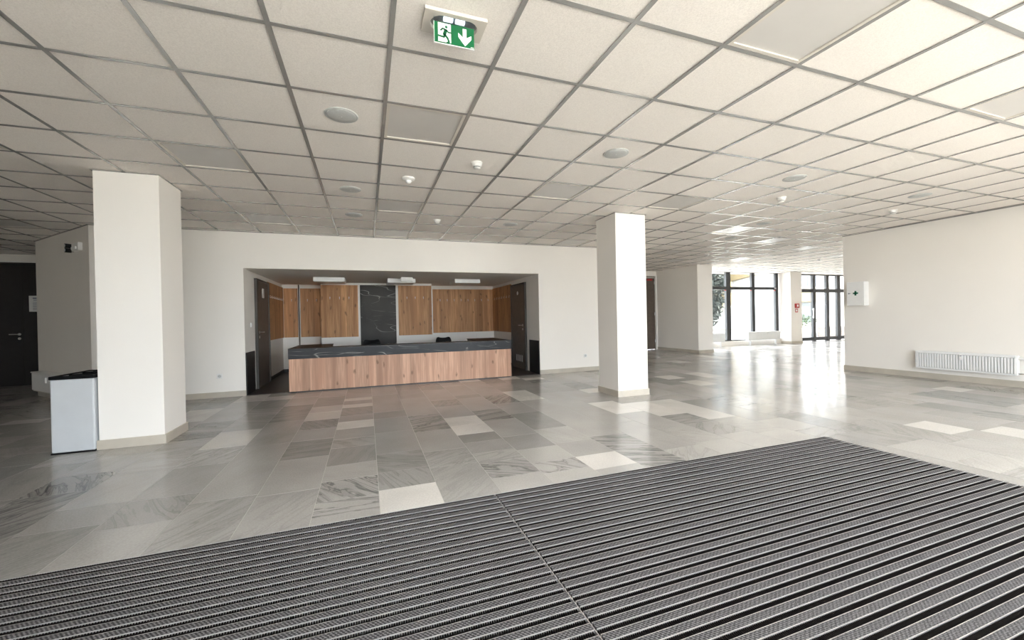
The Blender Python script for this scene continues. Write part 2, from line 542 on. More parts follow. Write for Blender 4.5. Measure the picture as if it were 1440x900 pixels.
# tiles read off the photograph: column -> list of (y end, tone, vein)
HAND = {
    -3: [(3.3, .36, .5), (4.6, .42, .15), (5.6, .40, .25), (6.6, .22, .6)],
    -2: [(3.25, .44, .35), (4.02, .46, .1), (4.6, .28, .55), (5.05, .46, .1), (5.5, .26, .6), (5.95, .70, .1), (6.35, .62, .1), (7.1, .36, .3)],
    -1: [(2.98, .50, .9), (3.35, .50, .85), (3.70, .54, .25), (4.20, .34, .35), (4.50, .46, .5), (4.92, .47, .2), (5.27, .84, .05), (5.58, .44, .15), (6.1, .34, .45), (6.32, .82, .05), (6.62, .36, .2), (6.82, .80, .05), (7.88, .46, .2)],
    0: [(3.03, .88, .03), (3.38, .42, .55), (3.85, .33, .55), (4.58, .42, .05), (5.24, .42, .05), (5.62, .32, .1), (6.9, .45, .1)],
    1: [(3.32, .46, .3), (3.74, .44, .45), (4.45, .44, .05), (5.22, .40, .95), (6.4, .50, .05), (7.2, .44, .1)],
    2: [(2.92, .56, .05), (3.26, .48, .8), (3.53, .50, .5), (3.86, .38, .2), (4.15, .28, .15), (4.52, .88, .15), (4.93, .84, .25), (5.62, .44, .05), (6.05, .30, .6), (7.0, .48, .1)],
    3: [(2.86, .60, .05), (3.10, .52, .75), (3.46, .60, .05), (3.90, .34, .15), (4.60, .46, .05), (5.16, .30, 1.0), (6.05, .46, .05), (6.30, .36, .2), (7.3, .50, .1)],
    4: [(2.78, .58, .1), (3.10, .86, .0), (3.5, .50, .1), (4.02, .58, .25), (4.80, .32, .25), (5.45, .48, .1), (6.1, .34, .9), (6.8, .50, .1)],
    5: [(3.55, .42, 1.0), (4.75, .54, .05), (5.5, .52, .05), (5.9, .84, .25), (6.3, .82, .05), (7.2, .40, .2)],
    6: [(2.95, .60, .4), (3.9, .50, .15), (4.85, .54, .05), (5.9, .50, .05), (7.0, .42, .2)],
    7: [(3.0, .60, .05), (3.5, .56, .3), (4.25, .54, .1), (4.60, .92, .15), (4.95, .90, .1), (5.9, .50, .2)],
    8: [(3.1, .58, .1), (3.55, .42, .6), (3.95, .36, .7), (4.32, .84, .1), (4.72, .88, .1), (5.6, .50, .2)],
    9: [(3.0, .62, .1), (3.6, .52, .4), (4.7, .80, .12), (5.5, .46, .4)],
    13: [(2.24, .50, .1), (2.62, .86, .0), (3.4, .50, .1), (4.4, .48, .2)],
    14: [(1.6, .48, .1), (2.2, .84, .05), (3.2, .50, .1), (4.1, .46, .1)],
    12: [(2.1, .48, .2), (2.9, .46, .4), (3.9, .52, .1)],
    20: [(3.33, .50, .1), (3.65, .84, .02), (4.6, .50, .1)],
}
tiles = []          # (x0, x1, y0, y1, tone, vein)
GAP = 0.0016
k0, k1 = int(math.floor((X0 - 0.0555) / CW)), int(math.ceil((X1 - 0.0555) / CW))
for k in range(k0, k1 + 1):
    xa, xb = max(colx(k), X0), min(colx(k + 1), X1)
    if xb - xa < 0.03:
        continue
    in_mat = xa < MX1 - 0.02 and xb > MX0 + 0.02
    y = MY1 if in_mat else FRONT_Y
    rows = []
    hand = HAND.get(k)
    if hand and not in_mat:
        while y < 1.5:
            e = y + random.choice((0.3, 0.45, 0.6, 0.75)); e = min(e, 1.6)
            rows.append((y, e, random.choice((.5, .55, .6)), .1)); y = e
    if hand:
        for e, tn, vn in hand:
            rows.append((y, e, tn, vn)); y = e
    while y < Y1:
        e = min(Y1, y + random.choice((0.26, 0.34, 0.42, 0.52, 0.66, 0.8, 0.95)))
        if Y1 - e < 0.1:
            e = Y1
        rr = random.random()
        cx = (xa + xb) / 2
        if rr < (0.09 if cx > -2 else 0.03):
            tn, vn = random.uniform(.78, .95), random.choice((0.0, .1, .25))
        elif rr < 0.32:
            tn, vn = random.uniform(.24, .38), random.choice((.1, .4, .7, .9))
        else:
            tn, vn = random.uniform(.40, .60), random.choice((.05, .05, .15, .3, .5))
        if cx < -1.2:  # left columns darker: the right side's brighter reflections put into the tone
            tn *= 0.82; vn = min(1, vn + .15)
        rows.append((y, e, tn, vn)); y = e
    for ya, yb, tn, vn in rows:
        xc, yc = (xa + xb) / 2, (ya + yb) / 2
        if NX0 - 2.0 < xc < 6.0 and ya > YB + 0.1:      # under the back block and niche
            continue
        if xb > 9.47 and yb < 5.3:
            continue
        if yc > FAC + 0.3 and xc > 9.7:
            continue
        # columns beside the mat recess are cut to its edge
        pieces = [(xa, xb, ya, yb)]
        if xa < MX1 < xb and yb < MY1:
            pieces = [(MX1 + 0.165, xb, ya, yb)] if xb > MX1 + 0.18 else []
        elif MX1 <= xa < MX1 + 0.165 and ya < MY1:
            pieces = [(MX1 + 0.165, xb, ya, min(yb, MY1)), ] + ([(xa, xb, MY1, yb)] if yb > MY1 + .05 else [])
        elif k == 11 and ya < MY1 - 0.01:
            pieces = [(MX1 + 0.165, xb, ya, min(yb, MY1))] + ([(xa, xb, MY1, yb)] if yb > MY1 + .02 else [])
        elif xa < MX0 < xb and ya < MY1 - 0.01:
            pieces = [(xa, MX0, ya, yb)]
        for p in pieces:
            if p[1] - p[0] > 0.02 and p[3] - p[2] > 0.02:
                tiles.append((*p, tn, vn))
y = FRONT_Y                      # border stones beside the mat
while y < MY1 - 0.01:
    e = min(MY1, y + random.choice((0.8, 1.1, 1.4)))
    if MY1 - e < 0.2: e = MY1
    tiles.append((MX1, MX1 + 0.165, y, e, .42, .05)); y = e
# the left edge column that begins in front of the mat line
def tile_mesh(mb, cols, t):
    xa, xb, ya, yb, tn, vn = t
    g = GAP
    sd = random.random()
    b = len(mb.v)
    mb.box(xa + g, xb - g, ya + g, yb - g, -0.022, 0.0)
    for i in range(4, 8):        # each stone lies a hair uneven
        x, y_, z = mb.v[b + i]
        mb.v[b + i] = (x, y_, z - random.uniform(0.0, 0.0007))
    cols += [(tn, sd, vn, 1.0)] * 8
def set_tone(me, cols):
    a = me.attributes.new('tone', 'FLOAT_COLOR', 'POINT')
    for i, c in enumerate(cols):
        a.data[i].color = c
def area_px(x0, x1, y0, y1, z):
    q = [px(x0, y0, z), px(x1, y0, z), px(x1, y1, z), px(x0, y1, z)]
    if None in q:
        return 0.0
    cxm = sum(p[0] for p in q) / 4; cym = sum(p[1] for p in q) / 4
    if not (-40 < cxm < 1480 and -40 < cym < 940):
        return 0.0
    s = 0
    for i in range(4):
        a, b = q[i], q[(i + 1) % 4]
        s += a[0] * b[1] - b[0] * a[1]
    return abs(s) / 2
tiles.sort(key=lambda t: -area_px(*t[:4], 0.0))
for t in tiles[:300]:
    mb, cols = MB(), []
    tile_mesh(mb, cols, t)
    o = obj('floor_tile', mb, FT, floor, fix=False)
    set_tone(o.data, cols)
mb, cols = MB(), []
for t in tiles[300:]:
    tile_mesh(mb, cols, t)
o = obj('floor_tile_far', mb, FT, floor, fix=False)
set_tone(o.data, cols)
tag(o, kind='stuff')

# ceiling: slab, grid bars, tiles
GX, GY, GP = -1.0454, 2.3648, 0.6
ceiling = obj('ceiling', MB().box(X0, 9.47, FRONT_Y - 0.2, Y1, 2.83, TOP).box(9.47, X1, 5.33, Y1, 2.83, TOP), WALLN)
tag(ceiling, 'suspended ceiling of square mineral fibre tiles in a grey grid', kind='structure')
LED = [(5, -2), (2, 1), (9, -2), (5, 3), (8, 3), (-1, 3), (2, 5), (2, 8), (-1, 7), (8, 8), (12, 5), (15, 6), (18, 7), (22, 8), (18, 10), (13, 9), (15, 11), (-4, 3), (-7, 9)]
i0, i1 = int((X0 - GX) / GP) - 1, int((X1 - GX) / GP) + 1
j0, j1 = int((FRONT_Y - GY) / GP) - 1, int((Y1 - GY) / GP) + 1
HB = 0.0135
TZ = CEIL + 0.007
tb = MB().box(-HB, HB, FRONT_Y, Y1, 0, 0.0025).box(-0.002, 0.002, FRONT_Y, Y1, 0.0025, 0.04)
tm = mesh('runner', tb, TBAR)
tm2 = mesh('runner', MB().box(-HB, HB, 5.4, Y1, 0, 0.0025).box(-0.002, 0.002, 5.4, Y1, 0.0025, 0.04), TBAR)
cbm = MB().box(X0, X1, -HB, HB, 0.0004, 0.0025).box(X0, X1, -0.002, 0.002, 0.0025, 0.04)
cm = mesh('cross_runner', cbm, TBAR)
cm2 = mesh('cross_runner', MB().box(X0, 9.3, -HB, HB, 0.0004, 0.0025).box(X0, 9.3, -0.002, 0.002, 0.0025, 0.04), TBAR)
cw = WL[ceiling]
for i in range(i0, i1 + 1):
    xx = GX + GP * i
    if X0 + 0.05 < xx < X1 - 0.05:
        if xx > 9.3:
            inst('runner', tm2, (xx - cw[0], -cw[1], CEIL - cw[2]), ceiling)
            continue
        inst('runner', tm, (xx - cw[0], -cw[1], CEIL - cw[2]), ceiling)
for j in range(j0, j1 + 1):
    yy = GY + GP * j
    if FRONT_Y + 0.05 < yy < Y1 - 0.05:
        inst('cross_runner', cm if yy > 5.4 else cm2, (-cw[0], yy - cw[1], CEIL - cw[2]), ceiling)
cells = []
for i in range(i0, i1 + 1):
    for j in range(j0, j1 + 1):
        if (i, j) in LED:
            continue
        xa, xb = max(X0, GX + GP * i), min(X1, GX + GP * (i + 1))
        ya, yb = max(FRONT_Y, GY + GP * j), min(Y1, GY + GP * (j + 1))
        if xb - xa < 0.04 or yb - ya < 0.04:
            continue
        if -3.4 < (xa + xb) / 2 < 6.0 and ya > YB + 0.05:
            continue
        if xb > 9.45 and yb < 5.3:
            continue
        cells.append((xa, xb, ya, yb))
cells.sort(key=lambda t: -area_px(*t, CEIL))
full = mesh('ceiling_tile', MB().box(-GP / 2 + .004, GP / 2 - .004, -GP / 2 + .004, GP / 2 - .004, 0, 0.016), CT)
for c in cells[:300]:
    if abs(c[1] - c[0] - GP) < 1e-4 and abs(c[3] - c[2] - GP) < 1e-4:
        inst('ceiling_tile', full, ((c[0] + c[1]) / 2 - cw[0], (c[2] + c[3]) / 2 - cw[1], TZ - cw[2]), ceiling)
    else:
        obj('ceiling_tile', MB().box(c[0] + .004, c[1] - .004, c[2] + .004, c[3] - .004, TZ, TZ + .016), CT, ceiling)
mb = MB()
for c in cells[300:]:
    mb.box(c[0] + .004, c[1] - .004, c[2] + .004, c[3] - .004, TZ, TZ + .016)
tag(obj('ceiling_tile_far', mb, CT, ceiling, fix=False), kind='stuff')

def struct(name, mb, mat, parent=None, label=None, **kw):
    o = obj(name, mb, mat, parent, **kw)
    if parent is None:
        tag(o, label, kind='structure')
    return o

# walls
BX1 = 6.1
AX, AY, BXX, BYY = -3.915, 7.88, -5.53, 9.65      # angled wall from A (near) to B (far)
w = MB()
w.prism([(AX, YB), (NX0, YB), (NX0, 11.6), (AX + 0.35, 11.6), (AX + 0.25, YB + 0.25)], 0, TOP)
struct('wall_back', w, WALL, label='cream back wall between angled wall and reception opening')
struct('wall_back_right', MB().box(NX1, BX1, YB, 11.9, 0, TOP), WALL, label='cream back wall between reception opening and corridor')
struct('wall_back_lintel', MB().box(NX0, NX1, YB, NYB + 0.2, NZ + 0.012, TOP), WALL, label='cream wall above the reception opening')
d = Vector((BXX - AX, BYY - AY, 0)).normalized()
nrm = Vector((-d.y, d.x, 0))
if nrm.dot(Vector((-AX, -AY, 0))) < 0:
    nrm = -nrm
def ang(s, off):
    p = Vector((AX, AY, 0)) + d * s + nrm * off
    return (p.x, p.y)
LA = (Vector((BXX - AX, BYY - AY, 0))).length
struct('wall_angled', MB().prism([ang(0, 0), ang(0.1, -0.25), ang(LA, -0.25), ang(LA, 0)], 0, TOP), WALL, label='shaded angled wall behind the left pillar')
struct('wall_left_return', MB().box(BXX, BXX + 0.2, BYY + 0.05, 11.4, 0, TOP), WALL)
struct('wall_left_end', MB().box(X0, -8.15, 11.4, 11.6, 0, TOP).box(-5.72, BXX + .2, 11.4, 11.6, 0, TOP).box(-8.15, -5.72, 11.4, 11.6, 2.60, TOP), WALL)
struct('wall_left', MB().box(X0, X0 + 0.2, FRONT_Y, 11.4, 0, TOP), WALL)
RX, RY = 9.27, 5.53
struct('wall_right', MB().box(RX, RX + 0.2, SG1, RY, 0, TOP).box(RX, RX + 0.2, FRONT_Y, SG0, 0, TOP).box(RX, RX + 0.2, SG0, SG1, 2.72, TOP), WALL, label='cream right wall with radiator and first aid cabinet')
struct('wall_right_return', MB().box(RX + 0.2, X1, RY - 0.2, RY, 0, TOP), WALL)
struct('wall_east', MB().box(X1 - 0.2, X1, RY, Y1, 0, TOP), WALL)
struct('wall_corridor', MB().box(BX1, 8.55, 11.7, 11.9, 0, TOP).box(8.55, 9.65, 11.7, 11.9, 2.62, TOP), WALL)
struct('wall_stub', MB().box(9.65, 10.24, 9.82, 11.9, 0, TOP), WALL, label='short wall block left of the far windows')
struct('wall_pier', MB().box(15.30, 15.90, 10.95, FAC + 0.2, 0, TOP), WALL, label='wall pier between far windows and glass doors')
struct('wall_far_sill', MB().box(10.24, 15.30, FAC - 0.05, FAC + 0.15, 0, 0.185), WALL)
struct('wall_far_head', MB().box(10.24, 15.30, FAC, FAC + 0.15, 2.743, TOP).box(15.90, X1, FAC, FAC + 0.15, 2.743, TOP), WALL)
# entrance front behind the camera
wf = MB().box(X0, GX0, FRONT_Y - 0.2, FRONT_Y, 0, TOP).box(GX1, RX + 0.2, FRONT_Y - 0.2, FRONT_Y, 0, TOP).box(GX0, GX1, FRONT_Y - 0.2, FRONT_Y, 2.72, TOP)
struct('wall_front', wf, WALL)
fr = MB()
n = 9
for q in range(n + 1):
    xx = GX0 + (GX1 - GX0) * q / n
    fr.box(xx - 0.04, xx + 0.04, FRONT_Y - 0.16, FRONT_Y - 0.06, 0.0, 2.72)
fr.box(GX0, GX1, FRONT_Y - 0.16, FRONT_Y - 0.06, 0, 0.08).box(GX0, GX1, FRONT_Y - 0.16, FRONT_Y - 0.06, 2.12, 2.20)
w1 = struct('window_1', fr, WFRAME)
for q in range(n):
    xa = GX0 + (GX1 - GX0) * q / n; xb = GX0 + (GX1 - GX0) * (q + 1) / n
    obj('pane', MB().box(xa + .04, xb - .04, FRONT_Y - 0.115, FRONT_Y - 0.105, 0.08, 2.12), GLASS, w1)
    obj('pane', MB().box(xa + .04, xb - .04, FRONT_Y - 0.115, FRONT_Y - 0.105, 2.20, 2.72), GLASS, w1)

fr = MB()
n = 3
for q in range(n + 1):
    yy = SG0 + (SG1 - SG0) * q / n
    fr.box(RX + .06, RX + .16, yy - .04, yy + .04, 0, 2.72)
fr.box(RX + .06, RX + .16, SG0, SG1, 0, .08).box(RX + .06, RX + .16, SG0, SG1, 2.12, 2.20)
w3 = struct('window_side_added', fr, WFRAME)  # out of view, put in so that daylight also enters from the right
for q in range(n):
    ya = SG0 + (SG1 - SG0) * q / n; yb = SG0 + (SG1 - SG0) * (q + 1) / n
    for za, zb in ((.08, 2.12), (2.20, 2.72)):
        obj('pane', MB().box(RX + .105, RX + .115, ya + .04, yb - .04, za, zb), GLASS, w3)

# niche shell
struct('niche_floor', MB().box(NX0, NX1, YB, NYB, -0.002, 0.004), NFLOOR, label='dark brown floor inside the reception opening')
struct('niche_ceiling', MB().box(NX0, NX1, YB + 0.004, NYB, NZ, NZ + 0.012), NCEIL, label='grey ceiling of the reception opening')
struct('wall_niche', MB().box(NX0, NX1, NYB, NYB + 0.2, 0, NZ + 0.01), WALLN, label='white rear wall of the reception opening')
CBX0, CBX1, CBY = -1.01, 1.59, 10.5
struct('wall_niche_projection', MB().box(CBX0, CBX1, CBY, NYB, 0, NZ), WALLN, label='projecting white block behind the reception desk')

# skirting
BH = 0.092
b = MB().box(AX - .006, NX0, YB - 0.014, YB, 0, BH)
struct('baseboard_back', b, BASEB)
struct('baseboard_back_2', MB().box(NX1, BX1, YB - 0.014, YB, 0, BH), BASEB)
struct('baseboard_angled', MB().prism([ang(0, 0), ang(LA, 0), ang(LA, 0.014), ang(-0.006, 0.014)], 0, BH), BASEB)
struct('baseboard_right', MB().box(RX - 0.014, RX, SG1, RY, 0, 0.1).box(RX - 0.014, RX + 0.2, RY, RY + 0.014, 0, 0.1), BASEB)
struct('baseboard_stub', MB().box(9.636, 9.65, 9.806, 11.7, 0, BH).box(9.636, 10.254, 9.806, 9.82, 0, BH).box(10.24, 10.254, 9.82, FAC - .06, 0, BH), BASEB)
struct('baseboard_pier', MB().box(15.286, 15.914, 10.936, 10.95, 0, BH).box(15.286, 15.30, 10.95, FAC - 0.06, 0, BH), BASEB)
struct('baseboard_corridor', MB().box(BX1, BX1 + .014, YB - .014, 11.7, 0, BH), BASEB)
struct('baseboard_niche', MB().box(NX0, NX0 + .012, 9.62, NYB, 0.004, .075).box(NX0, CBX0, NYB - .012, NYB, 0.004, .075).box(CBX1, NX1, NYB - .012, NYB, .004, .075).box(NX1 - .012, NX1, 9.62, NYB, .004, .075), DBLACK)

# perimeter angle under the ceiling
struct('trim_1', MB().box(RX - 0.02, RX, FRONT_Y, RY, CEIL - .002, CEIL + .02).box(AX, BX1, YB - 0.02, YB, CEIL - .002, CEIL + .02).prism([ang(0, 0), ang(LA, 0), ang(LA, .02), ang(-.01, .02)], CEIL - .002, CEIL + .02), TBAR)

# pillars
def pillar(x0, x1, y0, y1, label):
    o = obj('pillar', MB().box(x0, x1, y0, y1, 0, CEIL + .003), WALL)
    tag(o, label, 'pillar')
    t_ = 0.014
    obj('skirting', MB().box(x0 - t_, x1 + t_, y0 - t_, y0, 0, BH).box(x0 - t_, x1 + t_, y1, y1 + t_, 0, BH).box(x0 - t_, x0, y0, y1, 0, BH).box(x1, x1 + t_, y0, y1, 0, BH), BASEB, o)
    obj('ceiling_trim', MB().box(x0 - .016, x1 + .016, y0 - .016, y0, CEIL - .003, CEIL).box(x0 - .016, x1 + .016, y1, y1 + .016, CEIL - .003, CEIL).box(x0 - .016, x0, y0, y1, CEIL - .003, CEIL).box(x1, x1 + .016, y0, y1, CEIL - .003, CEIL), TBAR, o)
    return o
pillar(-2.495, -1.972, 5.108, 5.628, 'white square pillar standing beside the white bin')
pillar(3.498, 4.030, 5.118, 5.640, 'cream square pillar standing in front of the back wall')

# ------------------------------------------------------------------ far windows and glass doors
def frame_set(name, xs, zbars, z0, z1, y, label):
    """upright bars (x0, x1), cross bars (z0, z1) and one pane for each field"""
    fm = MB()
    for a, b_ in xs:
        fm.box(a, b_, y, y + 0.09, z0, z1)
    xa, xb = xs[0][0], xs[-1][1]
    for a, b_ in zbars:
        fm.box(xa, xb, y + 0.004, y + 0.086, a, b_)
    o = struct(name, fm, WFRAME, label=label)
    for q in range(len(xs) - 1):
        for r in range(len(zbars) - 1):
            obj('pane', MB().box(xs[q][1], xs[q + 1][0], y + .038, y + .046, zbars[r][1], zbars[r + 1][0]), GLASS, o)
    return o
w2 = frame_set('window_2', [(10.28, 10.42), (11.3, 11.45), (12.56, 12.77), (13.84, 13.99), (15.09, 15.24)], [(0.185, 0.225), (2.10, 2.205), (2.735, 2.775)], 0.185, 2.775, FAC, 'large dark framed windows at the far right')
for xx in (12.52, 13.80, 15.06):
    obj('window_tag', MB().box(xx - .05, xx + .02, FAC - .006, FAC, 2.06, 2.09), RED, w2)
obj('window_restrictor', MB().box(15.02, 15.10, FAC - .02, FAC, 2.13, 2.18), STEEL, w2)
DY = FAC + 0.02
d1 = frame_set('door_1', [(15.93, 16.10), (17.24, 17.41), (18.06, 18.24), (18.73, 18.95), (19.75, 19.95)], [(0.03, 0.17), (2.005, 2.155), (2.70, 2.775)], 0.0, 2.775, DY, 'dark framed glass double doors at the far right')
# the first field holds two leaves: their side stiles show beside the bars
obj('door_handle', MB().tube([(17.20, DY - .05, 0.95), (17.20, DY - .05, 1.35)], .014).tube([(17.20, DY - .05, .99), (17.20, DY, .99)], .01).tube([(17.20, DY - .05, 1.31), (17.20, DY, 1.31)], .01), STEEL, d1)
obj('glass_marking', MB().box(17.45, 18.02, DY + .03, DY + .034, 1.55, 1.575), PAPER, d1)

# ------------------------------------------------------------------ doors
def lever(name, parent, p, along, out):
    """door lever with rose: p on the door face, along = lever direction, out = away from the face"""
    P, A, O = Vector(p), Vector(along), Vector(out)
    m = MB()
    m.tube([P, P + O * .05, P + O * .055 + A * .02, P + O * .055 + A * .13], .010)
    m.tube([P, P + O * .012], .026, 16)
    o = obj(name, m, STEEL, parent)
    k = MB().tube([P + Vector((0, 0, -.09)), P + Vector((0, 0, -.09)) + O * .012], .024, 16)
    obj('key_escutcheon', k, STEEL, o)
    return o

# niche, left side
dl = struct('door_2', MB().box(NX0, NX0 + .032, 8.60, 9.50, 0.008, 2.00), DWOOD, label='dark brown door inside the reception opening, left side', bevel=.002)
obj('door_frame', MB().box(NX0, NX0 + .045, 8.545, 8.60, 0, 2.035).box(NX0, NX0 + .045, 9.50, 9.555, 0, 2.035).box(NX0, NX0 + .045, 8.60, 9.50, 2.0, 2.035), DFRAME, dl)
lever('door_handle', dl, (NX0 + .032, 8.70, 1.04), (0, 1, 0), (1, 0, 0))
obj('door_sign', MB().box(NX0 + .032, NX0 + .035, 9.00, 9.14, 1.70, 1.88), PAPER, dl)
obj('edge_strip', MB().box(NX0 + .032, NX0 + .036, 8.602, 8.612, 0.01, 1.99), STEEL, dl)
dr = struct('door_3', MB().box(NX1 - .032, NX1, 8.65, 9.50, 0.008, 1.99), DWOOD, label='dark brown door inside the reception opening, right side', bevel=.002)
obj('door_frame', MB().box(NX1 - .045, NX1, 8.595, 8.65, 0, 2.025).box(NX1 - .045, NX1, 9.50, 9.545, 0, 2.025).box(NX1 - .045, NX1, 8.65, 9.50, 1.99, 2.025), DFRAME, dr)
lever('door_handle', dr, (NX1 - .032, 8.76, 1.035), (0, 1, 0), (-1, 0, 0))
obj('door_sign', MB().lathe([(.045, 0), (.045, .004)], NX1 - .036, 9.07, 1.80, 20, 'x'), PAPER, dr)
vg = obj('vent_grille', MB().box(NX1 - .036, NX1 - .032, 8.80, 9.30, .17, .34), DFRAME, dr)
for q in range(5):
    ya = 8.82 + q * .095
    obj('vent_slat', MB().box(NX1 - .041, NX1 - .036, ya, ya + .022, .18, .33), PFRAME, vg)
# kick boards beside the opening
for (xa, xb, lab) in ((NX0, NX0 + .018, 'black kick board low on the niche side wall, left'), (NX1 - .018, NX1, 'black kick board low on the niche side wall, right')):
    struct('trim_2' if xa < 0 else 'trim_3', MB().box(xa, xb, YB + .01, 8.42, .005, .715), DBLACK, label=lab)
# dark double door at the far left
dd = struct('door_4', MB().box(-8.10, -6.766, 11.43, 11.48, 0.01, 2.55), DBLACK, label='black double door in the dark corner at far left')
obj('door_leaf', MB().box(-6.763, -5.77, 11.43, 11.48, 0.01, 2.55), DBLACK, dd)
obj('light_stop_board', MB().box(-8.15, -5.72, 11.5, 11.6, -.01, 2.6), DBLACK, dd)  # added behind the leaves to block daylight leaking through the gaps
obj('door_frame', MB().box(-8.15, -8.10, 11.40, 11.5, 0, 2.60).box(-5.77, -5.72, 11.40, 11.5, 0, 2.60).box(-8.10, -5.77, 11.40, 11.5, 2.555, 2.575), DBLACK, dd)
obj('head_trim', MB().box(-8.15, -5.72, 11.385, 11.40, 2.575, 2.598), WHITEP, dd)
lever('door_handle', dd, (-6.83, 11.43, 1.08), (-1, 0, 0), (0, -1, 0))
# corridor door
dc = struct('door_5', MB().box(8.60, 9.60, 11.74, 11.79, 0.01, 2.58), DWOOD, label='dark brown corridor door beside the right pillar')
obj('door_frame', MB().box(8.55, 8.60, 11.68, 11.80, 0, 2.62).box(9.60, 9.65, 11.68, 11.80, 0, 2.62).box(8.60, 9.60, 11.68, 11.80, 2.58, 2.62), WALLN, dc)
obj('door_closer', MB().box(9.15, 9.57, 11.67, 11.74, 2.50, 2.56), STEEL, dc, bevel=.005)
obj('exit_plate', MB().box(9.28, 9.50, 11.732, 11.74, 2.42, 2.49), RED, dc)
for zz in (.25, 1.2, 2.3):
    obj('hinge', MB().lathe([(.012, 0), (.012, .1)], 9.585, 11.73, zz, 10), STEEL, dc)

pn = empty('notice', (-6.60, 11.425, 1.55), 'white paper notice taped to the black double door', 'notice')
obj('sheet', MB().box(-6.67, -6.44, 11.425, 11.428, 1.55, 1.885), PAPER, pn)
obj('print', MB().box(-6.61, -6.47, 11.4235, 11.425, 1.82, 1.845).box(-6.60, -6.48, 11.4235, 11.425, 1.785, 1.80), INK, pn)
pl_ = MB()
for q in range(9):
    pl_.box(-6.61, -6.48 + random.uniform(-.03, .02), 11.424, 11.425, 1.58 + q * .021, 1.588 + q * .021)
obj('print_line', pl_, INK, pn)

# ------------------------------------------------------------------ coat panels and stone panel
def hook_mb(p, out):
    P, O = Vector(p), Vector(out)
    m = MB()
    Z = Vector((0, 0, 1))
    m.tube([P + Z * .02, P + Z * .02 + O * .004], .010, 12)
    m.tube([P, P + O * .014 - Z * .02, P + O * .020 - Z * .01, P + O * .022 + Z * .006], .0045, 8)
    m.tube([P + Z * .02, P + Z * .034 + O * .016], .004, 8)
    return m
def coat_panel(name, bx_, hooks, out, label):
    o = obj(name, MB().box(*bx_), OAKN, bevel=.0015)
    tag(o, label, 'coat panel', 'oak coat hook panels around the reception niche')
    for p in hooks:
        obj('coat_hook', hook_mb(p, out), STEEL, o)
    return o
PT = .02
coat_panel('coat_panel', (NX0 + .002, NX0 + PT, 9.57, NYB - .004, .845, 2.06), [(NX0 + PT, 9.72 + q * .19, 1.755) for q in range(8)], (1, 0, 0), 'oak coat hook panel on niche side wall beside the left dark door')
coat_panel('coat_panel', (NX0 + .03, -1.59, NYB - PT, NYB - .002, .845, 2.045), [(-1.72, NYB - PT, 1.745)], (0, -1, 0), 'narrow oak panel with one coat hook in niche corner')
coat_panel('coat_panel', (-1.53, CBX0 - .015, NYB - PT, NYB - .002, .845, 2.045), [(-1.37, NYB - PT, 1.745), (-1.17, NYB - PT, 1.745)], (0, -1, 0), 'oak panel with two coat hooks beside the narrow corner panel')
coat_panel('coat_panel', (CBX0, -.19, CBY - PT, CBY - .002, .835, 2.08), [(-.81 + q * .21, CBY - PT, 1.765) for q in range(3)], (0, -1, 0), 'oak panel with three coat hooks to the left of the stone panel')
coat_panel('coat_panel', (.755, CBX1 - .01, CBY - PT, CBY - .002, .83, 2.08), [(.965 + q * .205, CBY - PT, 1.765) for q in range(3)], (0, -1, 0), 'oak panel with three coat hooks to the right of the stone panel')
coat_panel('coat_panel', (CBX1 + .12, NX1 - .024, NYB - PT, NYB - .002, .845, 2.04), [(1.91 + q * .196, NYB - PT, 1.73) for q in range(8)], (0, -1, 0), 'wide oak panel with eight coat hooks on niche rear wall')
coat_panel('coat_panel', (NX1 - PT, NX1 - .002, 9.58, NYB - .004, .85, 2.06), [(NX1 - PT, 9.70 + q * .205, 1.755) for q in range(7)], (-1, 0, 0), 'oak coat hook panel on niche side wall beside the vented door')
sp_ = obj('stone_panel', MB().box(-.14, .695, CBY - .018, CBY - .002, .02, 2.085), STONE2)
tag(sp_, 'dark grey veined stone panel on wall behind the reception desk', 'wall panel')
pipe = obj('riser_pipe', MB().tube([(-1.56, NYB - .03, 0.08), (-1.56, NYB - .03, NZ)], .014), DWOOD)
tag(pipe, 'thin dark vertical pipe between two oak panels', 'pipe')
ap = obj('access_panel', MB().box(2.93, 3.30, NYB - .006, NYB, .62, .82), WALLN, bevel=.002)
tag(ap, 'small white access panel low on niche rear wall', 'access panel')
ap2 = obj('access_panel', MB().box(-1.86, -1.66, NYB - .006, NYB, .60, .80), WALLN, bevel=.002)
tag(ap2, 'small white access panel below the narrow corner panel', 'access panel')

# ------------------------------------------------------------------ reception desk
DX0, DX1, DYF = -1.272, 2.772, 7.81
desk = empty('reception_desk', ((DX0 + DX1) / 2, DYF + .4, 0), 'long oak fronted reception desk with dark stone top', 'desk')
obj('front_panel', MB().box(DX0, DX1, DYF, DYF + .04, .02, .578), OAK, desk, bevel=.001)
obj('plinth', MB().box(DX0 + .02, DX1 - .02, DYF + .015, DYF + .035, 0.0, .022), DBLACK, desk)
obj('stone_fascia', MB().box(DX0 - .008, DX1 + .008, DYF - .006, DYF + .05, .578, .742), STONE, desk, bevel=.002)
for xa, xb in ((DX0 - .008, DX0 + .018), (DX1 - .018, DX1 + .008)):
    obj('side_panel', MB().box(xa, xb, DYF + .041, DYF + 1.25, .005, .740), STONE, desk)
obj('counter_top', MB().prism([(DX0 - .008, DYF - .006), (DX1 + .008, DYF - .006), (DX1 + .008, DYF + 1.27), (DX1 - .62, DYF + 1.27), (DX1 - .62, DYF + .34), (DX0 + .62, DYF + .34), (DX0 + .62, DYF + 1.27), (DX0 - .008, DYF + 1.27)], .742, .757), DBLACK, desk)
obj('inner_panel', MB().box(DX0 + .02, DX1 - .02, DYF + .30, DYF + .32, .02, .742), DWOOD, desk)
